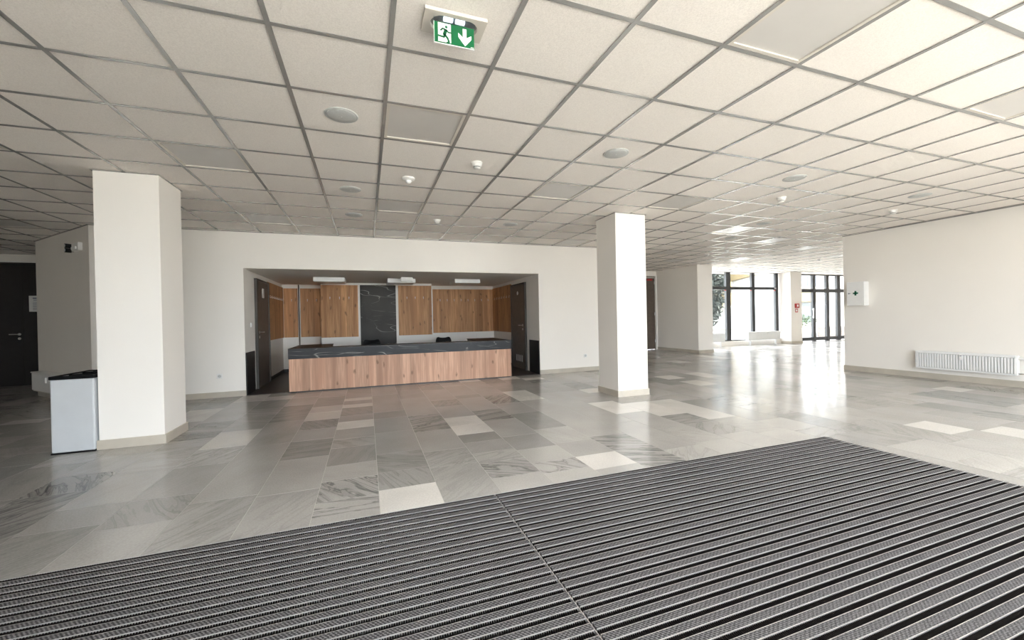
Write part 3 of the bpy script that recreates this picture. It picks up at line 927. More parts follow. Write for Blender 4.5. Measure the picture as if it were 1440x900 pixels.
obj('return_panel', MB().box(DX0 + .59, DX0 + .61, DYF + .32, DYF + 1.25, .02, .742), DWOOD, desk)
obj('return_panel', MB().box(DX1 - .61, DX1 - .59, DYF + .32, DYF + 1.25, .02, .742), DWOOD, desk)

# office chairs behind the desk
def chair(loc, rz, label):
    c = empty('office_chair', loc, label, 'chair', 'black chairs behind the reception desk', rz)
    # local: chair faces +y (towards the wall); back is at -y
    seat = MB().prism([(-.22, -.2), (.22, -.2), (.25, .05), (.2, .24), (-.2, .24), (-.25, .05)], .43, .50)
    obj('seat', seat, BLACKP, c, local=True, bevel=.02)
    back = MB()
    W = [(-.145, .46), (-.19, .56), (-.185, .68), (-.17, .755), (-.145, .80), (-.11, .805), (-.06, .79), (0, .787), (.06, .79), (.11, .805), (.145, .80), (.17, .755), (.185, .68), (.19, .56), (.145, .46)]
    nb = len(W)
    prof = []
    for x, z in W:
        prof.append((x, -.23 + 1.2 * x * x - (z - .5) * .12, z))
    bv = len(back.v)
    back.v += [(x, y, z) for x, y, z in prof] + [(x, y - .028, z) for x, y, z in prof]
    back.f.append(tuple(range(nb))); back.f.append(tuple(reversed(range(nb, 2 * nb))))
    for i in range(nb):
        j = (i + 1) % nb
        back.f.append((i, i + nb, j + nb, j))
    obj('backrest', back, BLACKP, c, local=True, bevel=.008)
    obj('back_support', MB().tube([(0, -.05, .42), (0, -.24, .44), (0, -.27, .60)], .016), BLACKP, c, local=True)
    obj('gas_column', MB().lathe([(.03, .10), (.03, .25), (.018, .25), (.018, .43)]), STEEL, c, local=True)
    for q in range(5):
        a = q * 2 * PI / 5 + .3
        ex, ey = .27 * math.cos(a), .27 * math.sin(a)
        obj('leg', MB().tube([(0, 0, .11), (ex, ey, .075)], .018), BLACKP, c, local=True)
        obj('caster', MB().lathe([(.024, -.018), (.028, -.012), (.028, .012), (.024, .018)], ex, ey, .028, 16, 'x'), BLACKP, c, local=True)
    return c
chair((.093, 9.0, .004), PI, 'black office chair behind the desk in front of stone panel')
chair((1.645, 9.0, .004), PI, 'black office chair behind the desk near the right niche door')

# niche lamps
def nlamp(x0, x1, y0, y1, h, label):
    o = obj('ceiling_box_lamp', MB().box(x0, x1, y0, y1, NZ - h, NZ), WHITEM, bevel=.004)
    tag(o, label, 'lamp', 'box lamps under the niche ceiling')
    obj('diffuser', MB().box(x0 + .02, x1 - .02, y0 + .02, y1 - .02, NZ - h - .006, NZ - h), DIFF, o)
nlamp(-1.02, -.42, 9.20, 9.80, .085, 'white box lamp under niche ceiling above the left oak panel')
nlamp(.45, 1.05, 9.28, 9.88, .085, 'white box lamp above the stone panel, partly hidden by smaller box')
nlamp(1.93, 2.53, 9.20, 9.80, .085, 'white box lamp under niche ceiling above the wide oak panel')
sb = obj('ceiling_box', MB().box(.715, .965, 8.98, 9.06, NZ - .085, NZ), WHITEM, bevel=.004)
tag(sb, 'small white box under niche ceiling in front of middle lamp', 'box lamp')
obj('cover', MB().box(.725, .955, 8.974, 8.98, NZ - .078, NZ - .008), WHITEP, sb)

# ------------------------------------------------------------------ radiators
def radiator(length, h, depth, label, legs=False, counter=None, ribs=True):
    """local frame: x along the panel from 0, y = 0 at the wall side, front at -depth, z from bottom 0"""
    r = empty('radiator', (0, 0, 0), label, 'radiator')
    f = MB()
    n = int(length / .0333)
    fy = -depth
    zs = (0.0, .022, h - .03, h)
    f.box(0, length, fy, fy + .012, 0, zs[1]); f.box(0, length, fy, fy + .012, zs[2], h)
    p = length / n
    for q in range(n):
        xa = q * p
        f.box(xa, xa + p * .34, fy + .020, fy + .024, zs[1], zs[2])
        b0 = len(f.v)
        a, e = xa + p * .34, xa + p
        f.v += [(a, fy + .021, zs[1]), (a + p * .14, fy, zs[1] + .006), (e - p * .14, fy, zs[1] + .006), (e, fy + .021, zs[1]),
                (a, fy + .021, zs[2]), (a + p * .14, fy, zs[2] - .006), (e - p * .14, fy, zs[2] - .006), (e, fy + .021, zs[2])]
        f.f += [(b0, b0 + 1, b0 + 5, b0 + 4), (b0 + 1, b0 + 2, b0 + 6, b0 + 5), (b0 + 2, b0 + 3, b0 + 7, b0 + 6)]
    obj('front_panel', f, WHITEM, r, local=True)
    obj('rear_panel', MB().box(0.01, length - .01, -.035, -.02, .01, h - .01), WHITEM, r, local=True)
    for xa in (-.008, length - .004):
        obj('side_cover', MB().box(xa, xa + .012, fy + .006, -.015, .004, h - .004), WHITEM, r, local=True, bevel=.003)
    g = MB().box(0, length, fy + .006, fy + .016, h - .004, h + .003).box(0, length, -.028, -.018, h - .004, h + .003)
    for q in range(int(length / .02)):
        g.box(q * .02, q * .02 + .006, fy + .016, -.028, h - .003, h + .001)
    obj('top_grille', g, WHITEM, r, local=True)
    obj('convector', MB().box(.02, length - .02, fy + .018, -.04, .02, h - .03), GREYP, r, local=True)
    if counter is not None:
        c = obj('heat_meter', MB().box(counter - .018, counter + .018, fy - .024, fy, h - .115, h - .03), WHITEP, r, local=True, bevel=.004)
        obj('meter_display', MB().box(counter - .010, counter + .010, fy - .0255, fy - .024, h - .052, h - .040), INK, c, local=True)
    if legs:
        for xa in (.13, length - .17):
            obj('foot', MB().box(xa, xa + .03, -depth + .03, -.03, -.175, .004).box(xa - .01, xa + .04, -depth + .01, -.01, -.182, -.175), WHITEM, r, local=True)
    return r
def place(o, loc, rz):
    o.location = loc
    o.rotation_euler = (0, 0, rz)
    return o
# right wall: local x runs towards -y from the far end, front faces -x
r1 = radiator(1.175, .30, .115, 'long white ribbed radiator on the cream right wall', counter=.585)
place(r1, (RX - .005, 4.325, .185), -PI / 2)
obj('wall_bracket', MB().box(.2, .23, -.02, .005, .04, .27).box(.92, .95, -.02, .005, .04, .27), WHITEM, r1, local=True)
obj('valve', MB().tube([(1.17, -.06, .255), (1.25, -.06, .255)], .016).tube([(1.20, -.06, .255), (1.31, -.06, .255)], .022, 14), WHITEP, r1, local=True)
obj('pipe', MB().tube([(1.17, -.06, .03), (1.26, -.06, .03), (1.27, 0.0, .03)], .009).tube([(1.25, -.06, .255), (1.27, 0.0, .255)], .009), STEEL, r1, local=True)
# under the far windows
r2 = radiator(1.62, .32, .13, 'white radiator on feet under the far windows', legs=True, counter=.95)
place(r2, (13.38, FAC - .09, .182), 0)
obj('valve', MB().tube([(1.61, -.06, .28), (1.76, -.06, .28)], .016).tube([(1.72, -.06, .28), (1.80, -.06, .28)], .025, 14), WHITEP, r2, local=True)
r3 = radiator(1.5, .32, .13, 'white radiator half hidden behind the short wall block', legs=True)
place(r3, (10.72, FAC - .09, .182), 0)

# box convector on the angled wall
cvx = empty('convector_heater', (*ang(1.0, 0), 0), 'white low convector heater on the angled wall behind the bin', 'heater')
cvx.rotation_euler = (0, 0, math.atan2(-d.y, -d.x))
# local x runs from far end (-1.05) to near end (0.9), local -y towards the room
_ly = Vector((-math.sin(cvx.rotation_euler.z), math.cos(cvx.rotation_euler.z), 0))
sg = 1 if _ly.dot(nrm) > 0 else -1
def cv(x0, x1, a, b_, z0, z1):
    return MB().box(x0, x1, min(sg * a, sg * b_), max(sg * a, sg * b_), z0, z1)
obj('casing', cv(-1.03, .80, .02, .165, .15, .44), WHITEM, cvx, local=True, bevel=.012)
obj('top_cover', cv(-1.045, .81, .012, .175, .44, .462), WHITEM, cvx, local=True, bevel=.01)
obj('bottom_rail', cv(-1.02, .79, .03, .15, .135, .15), PFRAME, cvx, local=True)
obj('heat_meter', cv(-.30, -.26, .165, .19, .31, .40), WHITEP, cvx, local=True, bevel=.004)
for xa in (-.9, .65):
    obj('wall_bracket', cv(xa, xa + .05, .0, .03, .18, .42), WHITEM, cvx, local=True)

# ------------------------------------------------------------------ bin beside the left pillar
bn = empty('waste_bin', (-2.66, 5.32, 0), 'white metal bin with black rim beside the left pillar', 'bin')
bx0, bx1, by0, by1 = -2.835, -2.512, 5.075, 5.66
obj('body', MB().box(bx0, bx1, by0, by1, .012, .71), BINGREY, bn, bevel=.012)
obj('base_plate', MB().box(bx0 - .002, bx1 + .002, by0 - .002, by1 + .002, 0, .012), BLACKP, bn)
rim = MB().box(bx0 - .006, bx1 + .006, by0 - .006, by0 + .03, .71, .742).box(bx0 - .006, bx1 + .006, by1 - .03, by1 + .006, .71, .742).box(bx0 - .006, bx0 + .03, by0 + .03, by1 - .03, .71, .742).box(bx1 - .03, bx1 + .006, by0 + .03, by1 - .03, .71, .742)
rim.box(bx0 + .03, bx1 - .03, 5.25, 5.28, .715, .738).box(bx0 + .03, bx1 - .03, 5.45, 5.48, .715, .738)
obj('lid_frame', rim, BLACKP, bn, bevel=.004)
obj('inner_liner', MB().box(bx0 + .03, bx1 - .03, by0 + .03, by1 - .03, .706, .716), DARKSLOT, bn)
for ya, yb, in ((5.11, 5.25), (5.28, 5.45), (5.48, 5.63)):
    obj('insert_rim', MB().box(bx0 + .04, bx0 + .055, ya + .01, yb - .01, .716, .735).box(bx1 - .055, bx1 - .04, ya + .01, yb - .01, .716, .735), STEEL, bn)

# ------------------------------------------------------------------ emergency spotlight on the angled wall
el = empty('emergency_light', (*ang(.47, 0), 2.37), 'small emergency spotlight high on the angled wall', 'wall lamp')
el.rotation_euler = (0, 0, cvx.rotation_euler.z)
def lv(x, o_, z):
    return (x, sg * o_, z)
obj('housing', cv(-.02, .24, 0, .055, .01, .135), WHITEP, el, local=True, bevel=.008)
obj('housing_cover', cv(.03, .20, .055, .075, .025, .07), SIGNW, el, local=True, bevel=.006)
obj('lamp_bracket', cv(-.05, -.02, .02, .05, .03, .11), BLACKP, el, local=True)
for zz in (.035, .105):
    hd = obj('spot_head', MB().tube([lv(-.12, .03, zz), lv(-.12, .10, zz)], .034, 18), BLACKP, el, local=True)
    obj('spot_lens', MB().tube([lv(-.12, .10, zz), lv(-.12, .104, zz)], .024, 18), STEEL, hd, local=True)
obj('spot_yoke', cv(-.16, -.05, .0, .03, .02, .12), BLACKP, el, local=True)

# ------------------------------------------------------------------ wall fittings
def socket(x, z, label, cat='socket'):
    s = empty('wall_socket', (x, YB, z), label, cat)
    obj('plate', MB().box(x - .04, x + .04, YB - .010, YB, z - .04, z + .04), WHITEP, s, bevel=.003)
    obj('well', MB().lathe([(.024, -.001), (.026, -.003), (.019, -.0035)], x, YB - .010, z, 20, 'y'), GREYP, s)
    for dx in (-.009, .009):
        obj('pin_hole', MB().lathe([(.003, -.0035), (.003, -.0045)], x + dx, YB - .010, z, 8, 'y'), DARKSLOT, s)
socket(-2.293, .352, 'white wall socket low beside the left pillar')
socket(4.540, .344, 'white wall socket low beside the cream right pillar')
ls = empty('light_switch', (NX0, 8.28, 1.18), 'white light switch beside the left niche door', 'switch')
obj('plate', MB().box(NX0, NX0 + .010, 8.24, 8.32, 1.14, 1.22), WHITEP, ls, bevel=.003)
obj('rocker', MB().box(NX0 + .010, NX0 + .015, 8.254, 8.306, 1.152, 1.208), SIGNW, ls, bevel=.002)
fa = empty('fire_alarm_button', (15.6, 10.95, 1.40), 'red fire alarm call point on the far wall pier', 'alarm button')
obj('housing', MB().box(15.50, 15.70, 10.90, 10.95, 1.37, 1.54), RED, fa, bevel=.006)
obj('press_plate', MB().box(15.56, 15.64, 10.896, 10.90, 1.42, 1.50), SIGNW, fa)
obj('sign_plate', MB().box(15.53, 15.67, 10.945, 10.95, 1.20, 1.345), RED, fa)
obj('sign_mark', MB().box(15.565, 15.635, 10.943, 10.945, 1.235, 1.31), SIGNW, fa)

fk = empty('first_aid_cabinet', (RX - .08, 5.24, 1.32), 'white first aid cabinet with green cross on right wall', 'cabinet')
obj('body', MB().box(RX - .135, RX, 5.085, 5.385, 1.315, 1.785), WHITEM, fk, bevel=.004)
fd = obj('door', MB().box(RX - .15, RX - .137, 5.085, 5.385, 1.318, 1.782), WHITEM, fk, bevel=.004)
obj('green_cross', MB().box(RX - .152, RX - .15, 5.185, 5.275, 1.545, 1.575).box(RX - .152, RX - .15, 5.215, 5.245, 1.515, 1.605), CROSSG, fd)
obj('lock', MB().lathe([(.012, -.006), (.012, 0)], RX - .15, 5.345, 1.56, 14, 'x').box(RX - .155, RX - .15, 5.31, 5.335, 1.557, 1.563), INK, fd)

# ------------------------------------------------------------------ ceiling fittings
LEDLAB = {
    (5, -2): 'large flat grey light panel cut by the top of the photo',
    (2, 1): 'flat grey light panel just behind the green exit sign',
    (9, -2): 'pale light panel cut by the right edge of the photo',
    (5, 3): 'light panel between smoke detector and right pillar, left of the pillar-top panel',
    (8, 3): 'light panel in the ceiling just in front of the right pillar top',
    (-1, 3): 'light panel in the ceiling to the right of the left pillar top',
    (2, 5): 'light panel second behind the exit sign, past the motion sensor',
    (2, 8): 'pale light panel touching the back wall above the reception opening',
    (-1, 7): 'light panel near the back wall above the left niche corner',
    (8, 8): 'light panel against the back wall, left of the right pillar',
    (12, 5): 'shiny light panel right of the pillar, nearest of those leading to far windows',
    (15, 6): 'second shiny light panel from the pillar towards the far glass doors',
    (18, 7): 'third shiny light panel from the pillar towards the far glass doors',
    (22, 8): 'fourth shiny light panel from the pillar, beside the right wall corner',
    (18, 10): 'light panel in the ceiling just in front of the far windows',
    (13, 9): 'dark looking light panel beside the right edge of the right pillar',
    (15, 11): 'light panel in front of the corridor door',
    (-4, 3): 'light panel cut by the left edge of the photo, nearer one',
    (-7, 9): 'dark light panel in the ceiling before the black double door',
}
h = GP / 2 - HB - .001
fm = MB()
for a in ((-h, h, -h, -h + .022), (-h, h, h - .022, h), (-h, -h + .022, -h + .022, h - .022), (h - .022, h, -h + .022, h - .022)):
    fm.box(*a, 0, .03)
ledf = mesh('frame', fm, PFRAME)
ledd = mesh('diffuser', MB().box(-h + .022, h - .022, -h + .022, h - .022, .008, .02), DIFF)
for (i, j) in LED:
    o = empty('ceiling_light', (GX + GP * (i + .5), GY + GP * (j + .5), CEIL + .001), LEDLAB[(i, j)], 'light panel', 'flat light panels in the tile ceiling')
    inst('frame', ledf, (0, 0, 0), o)
    inst('diffuser', ledd, (0, 0, 0), o)

spb = MB().lathe([(.118, 0.004), (.118, -.004), (.110, -.008), (.106, -.006)], seg=40)
spg = MB().lathe([(.106, -.0055), (.10, -.009), (.05, -.012), (.002, -.013)], seg=40)
spd = MB().lathe([(.004, -.012), (.004, -.016)], seg=10)
sm = [mesh(n_, m_, mt_) for n_, m_, mt_ in (('rim', spb, GREYP), ('grille', spg, GREYP), ('logo_stud', spd, WHITEP))]
for m_ in sm: m_.shade_smooth()
for (i, j, lab) in (
        (1, 1, 'round grey ceiling speaker left of the panel behind exit sign'),
        (5, 1, 'round grey ceiling speaker in front of the right pillar, nearest one'),
        (1, 4, 'round ceiling speaker left of the motion sensor'),
        (1, 6, 'round ceiling speaker nearest the back wall above the oak panels'),
        (5, 6, 'round ceiling speaker near the back wall left of the right pillar'),
        (9, 1, 'round ceiling speaker right of the pillar top, nearer of two along right wall'),
        (13, 1, 'round ceiling speaker nearest the right wall top'),
        (12, 4, 'round ceiling speaker just before the shiny light panel'),
        (13, 6, 'round ceiling speaker just past the shiny light panel')):
    o = empty('ceiling_speaker', (GX + GP * (i + .5), GY + GP * (j + .5), TZ), lab, 'speaker', 'round speakers in the ceiling')
    for n_, m_ in zip(('rim', 'grille', 'logo_stud'), sm):
        inst(n_, m_, (0, 0, 0), o)

d_base = mesh('base', MB().lathe([(.055, 0.002), (.055, -.012), (.05, -.018)], seg=28), WHITEP)
d_head = mesh('sensor_head', MB().lathe([(.049, -.016), (.046, -.036), (.036, -.046), (.034, -.046)], seg=28), WHITEP)
d_slot = mesh('sensor_slot', MB().lathe([(.036, -.0465), (.034, -.052), (.026, -.053)], seg=28), DARKSLOT)
d_cap = mesh('sensor_cap', MB().lathe([(.036, -.0525), (.036, -.058), (.012, -.062)], seg=28), WHITEP)
for (i, j, lab) in (
        (3, 2, 'white smoke detector right of panel behind the exit sign'),
        (3, 6, 'white smoke detector near the back wall above the stone panel'),
        (10, 2, 'white smoke detector in the ceiling right of the pillar top'),
        (14, 2, 'white smoke detector nearest the right wall top'),
        (15, 9, 'white smoke detector above the short wall block'),
        (15, 8, 'white smoke detector just before the one above the short wall block'),
        (22, 9, 'white smoke detector in front of the far glass doors')):
    o = empty('smoke_detector', (GX + GP * (i + .5), GY + GP * (j + .5), TZ), lab, 'smoke detector', 'smoke detectors on the ceiling')
    for n_, m_ in (('base', d_base), ('sensor_head', d_head), ('sensor_slot', d_slot), ('sensor_cap', d_cap)):
        m_.shade_smooth(); inst(n_, m_, (0, 0, 0), o)
ms = empty('motion_sensor', (.457, 4.50, TZ), 'white domed motion sensor on the ceiling, between two light panels', 'motion sensor')
obj('base', MB().lathe([(.068, 0.002), (.068, -.014), (.055, -.026), (.034, -.030)], seg=32), WHITEP, ms, smooth=True, local=True)
obj('lens_dome', MB().lathe([(.033, -.029), (.031, -.042), (.022, -.052), (.008, -.057)], seg=28), SIGNW, ms, smooth=True, local=True)

# exit sign
ex0, ex1, ey0, ey1 = .30, .617, 1.992, 2.160
xs_ = empty('exit_sign', ((ex0 + ex1) / 2, 2.03, CEIL), 'green running man exit sign with down arrow under the ceiling', 'exit sign')
# plate with a long round-ended recess
cx_, cyy = (ex0 + ex1) / 2, (ey0 + ey1) / 2
ring_o, ring_i = [], []
N = 40
hw, hh, rr_ = .122, .062, .060
for q in range(N):
    a = 2 * PI * q / N
    ca, sa = math.cos(a), math.sin(a)
    ring_i.append((cx_ + (hw - rr_) * (1 if ca > 0 else -1) + rr_ * ca, cyy + rr_ * sa))
    s_ = min((ex1 - ex0) / 2 / max(abs(ca), 1e-6), (ey1 - ey0) / 2 / max(abs(sa), 1e-6))
    ring_o.append((cx_ + s_ * ca, cyy + s_ * sa))
# make the outer corners exact
for cxn, cyn in ((ex0, ey0), (ex1, ey0), (ex1, ey1), (ex0, ey1)):
    best = min(range(N), key=lambda q: (ring_o[q][0] - cxn) ** 2 + (ring_o[q][1] - cyn) ** 2)
    ring_o[best] = (cxn, cyn)
pm = MB()
zb, zt_ = CEIL - .014, CEIL + .004
pm.v += [(x, y, zb) for x, y in ring_o] + [(x, y, zb) for x, y in ring_i] + [(x, y, zt_) for x, y in ring_o] + [(x, y, zt_ + .002) for x, y in ring_i]
for q in range(N):
    r_ = (q + 1) % N
    pm.f += [(q, r_, N + r_, N + q), (2 * N + q, 2 * N + r_, r_, q), (N + q, N + r_, 3 * N + r_, 3 * N + q)]
obj('mounting_plate', pm, PFRAME, xs_)
ri = MB()
ri.v += [(x, y, CEIL + .0055) for x, y in ring_i]; ri.f.append(tuple(range(N)))
obj('recess', ri, TBAR, xs_)
obj('lamp_bar', MB().box(.40, .448, 2.042, 2.062, CEIL - .008, CEIL + .004).box(.462, .51, 2.042, 2.062, CEIL - .008, CEIL + .004), LEDW, xs_)
SX0, SX1, SZ0, SZ1, SY = .348, .552, 2.600, 2.704, 2.030
obj('clear_carrier', MB().box(SX0 - .002, SX1 + .006, SY - .002, SY + .004, SZ1, CEIL + .004), CLEAR, xs_)
board = obj('sign_board', MB().box(SX0, SX1, SY - .003, SY + .005, SZ0, SZ1), GREEN, xs_)
obj('edge_light', MB().box(SX0 - .001, SX1 + .001, SY - .003, SY + .005, SZ0 - .003, SZ0).box(SX0 - .002, SX0, SY - .003, SY + .005, SZ0, SZ1), SIGNW, board)
F0 = SY - .0036
def sx(u): return SX0 + (SX1 - SX0) * u        # u: 0..1 across, v: 0..1 up
def sz(v): return SZ0 + (SZ1 - SZ0) * v
def poly(pts, y0):
    return MB().plate([(sx(u), sz(v)) for u, v in pts], y0, SY - .003)
obj('door_symbol', poly([(.09, .06), (.41, .06), (.41, .965), (.09, .965)], F0), SIGNW, board)
A = .5
obj('arrow', MB().plate([(sx(u), sz(v)) for u, v in ((.765, .06), (.93, .44), (.93, .62), (.805, .47), (.805, .90), (.71, .90), (.71, .47), (.595, .66), (.595, .46))], F0, SY - .003), SIGNW, board)
def limb(pts, wd):
    """bent flat strip for the running figure"""
    m = MB()
    for (u0, v0), (u1, v1) in zip(pts[:-1], pts[1:]):
        a = Vector((sx(u0), sz(v0))); b_ = Vector((sx(u1), sz(v1)))
        t_ = (b_ - a).normalized(); nn = Vector((-t_.y, t_.x)) * wd / 2
        a2 = a - t_ * wd * .25; b2 = b_ + t_ * wd * .25
        m.plate([tuple(a2 - nn), tuple(b2 - nn), tuple(b2 + nn), tuple(a2 + nn)], F0 - .0006, SY - .003)
    return m
man = MB()
hp = [(sx(.295) + .0068 * math.cos(2 * PI * q / 18), sz(.80) + .0068 * math.sin(2 * PI * q / 18)) for q in range(18)]
man.plate(hp, F0 - .0006, SY - .003)
for L in ((((.285, .66), (.245, .42)), .016), (((.285, .66), (.205, .70), (.155, .60)), .0075), (((.285, .66), (.345, .56), (.405, .56)), .0075), (((.25, .42), (.235, .30), (.075, .33)), .0095), (((.255, .42), (.325, .27), (.36, .10), (.315, .045)), .0095)):
    lm_ = limb(*L)
    b0 = len(man.v); man.v += lm_.v; man.f += [tuple(b0 + i for i in f_) for f_ in lm_.f]
obj('running_figure', man, GREEN, board)
obj('maker_mark', MB().box(sx(.91), sx(.985), F0, SY - .003, sz(.035), sz(.07)), SIGNW, board)

# ------------------------------------------------------------------ entrance mat
PER = 0.065
NB = 58
def mat_section(x0, x1, label):
    L = x1 - x0
    r = empty('entrance_mat', ((x0 + x1) / 2, MY1 - NB * PER / 2, -.03), label, 'mat', 'entrance mat sections')
    yc = MY1 - NB * PER / 2
    hl = L / 2
    obj('backing', MB().box(-hl, hl, -NB * PER / 2, NB * PER / 2 - .002, 0, .006), RUBBER, r, local=True)
    obj('edge_rail', MB().box(hl - .003, hl, -NB * PER / 2, NB * PER / 2 - .002, .006, .030), ALU, r, local=True)
    # brush strip
    bm_ = MB().box(-hl, hl - .004, -.0125, .0125, 0, .010)
    pit = .0095
    for q in range(int((L - .006) / pit)):
        xa = -hl + q * pit
        b0 = len(bm_.v)
        w_ = .0062
        bm_.v += [(xa, -.0115, .010), (xa + w_, -.0115, .010), (xa + w_, .0115, .010), (xa, .0115, .010), (xa + .001, -.0105, .0225), (xa + w_ - .001, -.0105, .0225), (xa + w_ - .001, .0105, .0225), (xa + .001, .0105, .0225)]
        bm_.f += [tuple(b0 + i for i in f_) for f_ in ((4, 5, 6, 7), (0, 1, 5, 4), (1, 2, 6, 5), (2, 3, 7, 6), (3, 0, 4, 7))]
    mbrush = mesh('brush_strip', bm_, BRUSH, fix=False)
    prof = MB().box(-hl, hl - .004, -.0195, .0195, 0, .012)
    prof.box(-hl, hl - .004, -.0195, -.0165, .012, .024).box(-hl, hl - .004, .0165, .0195, .012, .024)
    mprof = mesh('aluminium_profile', prof, ALU)
    mcar = mesh('carpet_insert', MB().box(-hl + .002, hl - .005, -.0160, .0160, .012, .0245), CARPET)
    for q in range(NB):
        yb_ = NB * PER / 2 - q * PER
        inst('brush_strip', mbrush, (0, yb_ - .0135, .006), r)
        p = inst('aluminium_profile', mprof, (0, yb_ - .0265 - .0192, .006), r)
        inst('carpet_insert', mcar, (0, 0, 0), p)
    return r
mat_section(MX0 + .004, .806, 'ribbed entrance mat section left of the thin metal seam')
mat_section(.812, MX1 - .006, 'ribbed entrance mat section right of the thin metal seam')
struct('trim_4', MB().box(MX0, MX1, MY1 - .0015, MY1, -.03, -.0005).box(MX1 - .004, MX1, FRONT_Y, MY1 - .0015, -.03, -.0005).box(MX0, MX0 + .003, FRONT_Y, MY1 - .0015, -.03, -.0005), ALU)

# ------------------------------------------------------------------ outside
EXTW = plain('white_render', (0.30, 0.295, 0.28), 0.85, var=0.03, scale=2)
EXTY = plain('yellow_render', (0.10, 0.072, 0.028), 0.85, var=0.05, scale=2)
EXTB = plain('blue_window_glass', (0.022, 0.032, 0.05), 0.2, var=0.2, scale=1)
EXTG = plain('blue_grey_cladding', (0.022, 0.032, 0.036), 0.5, var=0.2, scale=2)
BRICK = brick_mat()
LAWN = leaf_mat('lawn', (0.014, 0.028, 0.012), (0.022, 0.040, 0.018))
PAVE = plain('outdoor_paving', (0.34, 0.335, 0.32), 0.9, var=0.06, scale=3)
LEAF = leaf_mat('tree_leaf', (0.010, 0.014, 0.013), (0.028, 0.038, 0.037))
BARK = plain('tree_bark', (0.06, 0.045, 0.035), 0.9, var=0.2)
struct('ground_outside', MB().box(-60, 120, Y1 + .0, 120, -.5, -.3).box(-60, 120, -60, FRONT_Y - .2, -.3, -.06).box(RX + .2, 120, FRONT_Y - .2, RY - .2, -.3, -.06), PAVE)
tag(obj('lawn', MB().box(24, 32.3, 27.35, 38, -.3, -.26), LAWN), 'strip of green lawn seen through the far windows', 'lawn', kind='structure')

wb1 = empty('white_building', (27.2, 22.5, -.3), 'white building with yellow eaves outside the far windows', 'building')
e0, e1 = Vector((29.3, 26.0)), Vector((24.27, 17.84))
tt = (e1 - e0).normalized(); nn = Vector((tt.y, -tt.x))
if nn.dot(Vector((0, 0)) - e0) > 0: nn = -nn
def q2(s, o_):
    p = e0 + tt * s + nn * o_
    return (p.x, p.y)
LL = (e1 - e0).length
obj('wall', MB().prism([q2(0, 0), q2(LL, 0), q2(LL, .6), q2(0, .6)], -.3, 3.92), EXTW, wb1)
obj('eaves_band', MB().prism([q2(-.1, -.25), q2(LL, -.25), q2(LL, .6), q2(-.1, .6)], 3.92, 5.6), EXTY, wb1)
yb1 = empty('yellow_building', (33.6, 32, -.3), 'pale building with yellow balconies behind the tree', 'building')
obj('wall', MB().box(32.5, 37, 31.2, 36, -.3, 9), EXTW, yb1)
for z0_, z1_ in ((1.95, 3.25), (3.7, 5.4), (6.2, 7.8)):
    bl = obj('balcony', MB().box(32.4, 35.5, 30.0, 31.2, z0_, z1_), EXTY, yb1)
    obj('balcony_slab', MB().box(32.3, 35.6, 29.9, 31.2, z0_ - .12, z0_), EXTW, bl)
wb2 = empty('white_annex', (26.5, 15.6, -.3), 'white annex with brick plinth outside the far glass doors', 'building')
an = MB().prism([(21.9, 14.3), (31, 14.3), (31, 17.0), (26.03, 17.0)], .4, 2.5)
an.v = [(x, y, z if z < 1 else 2.55 + (x - 21.9) * .24) for x, y, z in an.v]
obj('wall', an, EXTW, wb2)
obj('plinth', MB().prism([(21.88, 14.27), (31.03, 14.27), (31.03, 17.02), (26.0, 17.02)], -.3, .4), BRICK, wb2)
fb = empty('white_office_block', (60, 41, -.3), 'far white block with blue windows and yellow shop band', 'building')
obj('wall', MB().box(50, 75, 40, 48, -1.5, 9), EXTW, fb)
for xa in (56.0, 59.2, 62.4, 65.6, 68.8):
    wq = obj('window', MB().box(xa, xa + 2.3, 39.93, 40, 4.9, 6.4), EXTB, fb)
    obj('window_bar', MB().box(xa + 1.1, xa + 1.2, 39.9, 39.93, 4.9, 6.4), EXTW, wq)
obj('shop_band', MB().box(55, 60.2, 39.4, 40, 2.65, 3.95), EXTY, fb)
obj('shop_window', MB().box(55, 60.2, 39.8, 40, -.3, 2.55), EXTG, fb)
cr_ = random.Random(3)
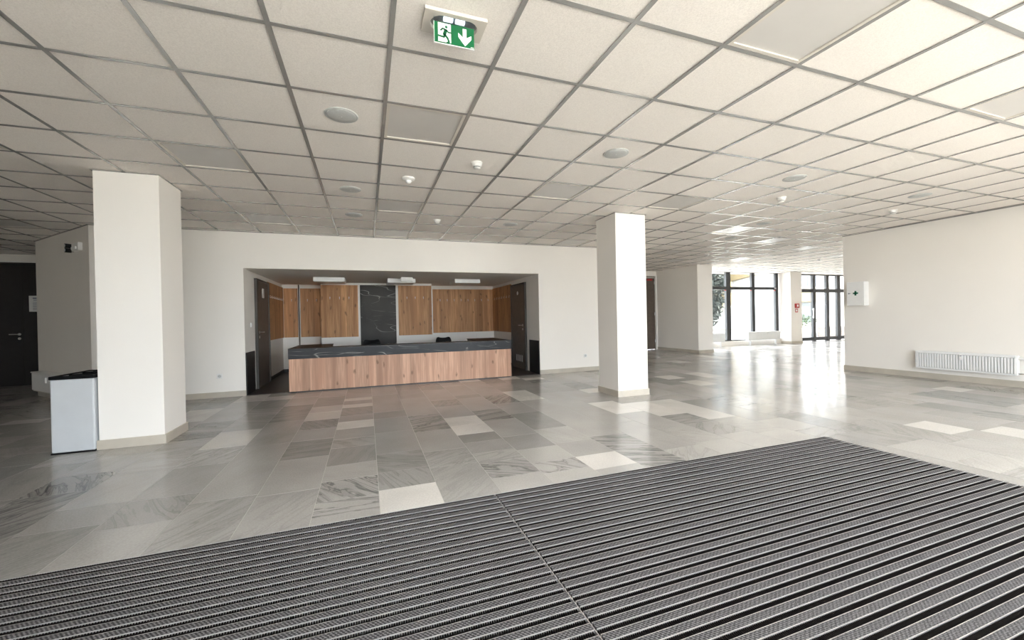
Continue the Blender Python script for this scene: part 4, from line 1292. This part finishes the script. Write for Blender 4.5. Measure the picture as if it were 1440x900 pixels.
def blob_tree(loc, hgt, rad, label, n=5200, trunk=True, name='tree', leaf=LEAF, s=.20):
    t_ = empty(name, loc, label, 'tree' if name == 'tree' else 'shrub')
    m = MB()
    for q in range(n):
        a = cr_.uniform(0, 2 * PI); c = cr_.uniform(-1, 1); rr2 = cr_.random() ** .4
        sq = math.sqrt(1 - c * c)
        p = Vector((rad * rr2 * sq * math.cos(a), rad * rr2 * sq * math.sin(a), hgt * .49 + hgt * .48 * rr2 * c))
        u = Vector((cr_.uniform(-1, 1), cr_.uniform(-1, 1), cr_.uniform(-1, 1))).normalized()
        v_ = u.cross(Vector((cr_.uniform(-1, 1), cr_.uniform(-1, 1), .3))).normalized()
        k_ = s * cr_.uniform(.7, 1.3)
        b0 = len(m.v)
        m.v += [tuple(p - u * k_), tuple(p + v_ * k_ * .5), tuple(p + u * k_), tuple(p - v_ * k_ * .5)]
        m.f.append((b0, b0 + 1, b0 + 2, b0 + 3))
    tag(obj('foliage', m, leaf, t_, local=True, fix=False), kind='stuff')
    if trunk:
        obj('trunk', MB().tube([(0, 0, 0), (.05, 0, hgt * .3), (0, .1, hgt * .75)], rad * .08), BARK, t_, local=True)
blob_tree((29.15, 28.7, -.3), 9.0, 1.75, 'blue green tree seen through the far window behind the wall block')
blob_tree((25.2, 29.5, -.3), 8.5, 1.9, 'darker tree further left, mostly hidden by the wall block')
blob_tree((39.7, 27.2, -.3), 1.3, 1.2, 'low green bush outside the far glass doors', 500, False, 'shrub', LAWN, .1)
rl = empty('garden_railing', (28, 26.8, -.3), 'thin pale railing in front of the lawn outside', 'railing')
obj('rail', MB().tube([(24, 26.9, .62), (29.0, 26.9, .62)], .025), EXTW, rl)
for q in range(5):
    obj('post', MB().tube([(24.2 + q * 1.15, 26.9, -.3), (24.2 + q * 1.15, 26.9, .62)], .02), EXTW, rl)
lw = obj('garden_wall', MB().box(22, 29.1, 27.1, 27.3, -.3, -.16), EXTW)
tag(lw, 'low white garden wall before the lawn outside', 'wall')
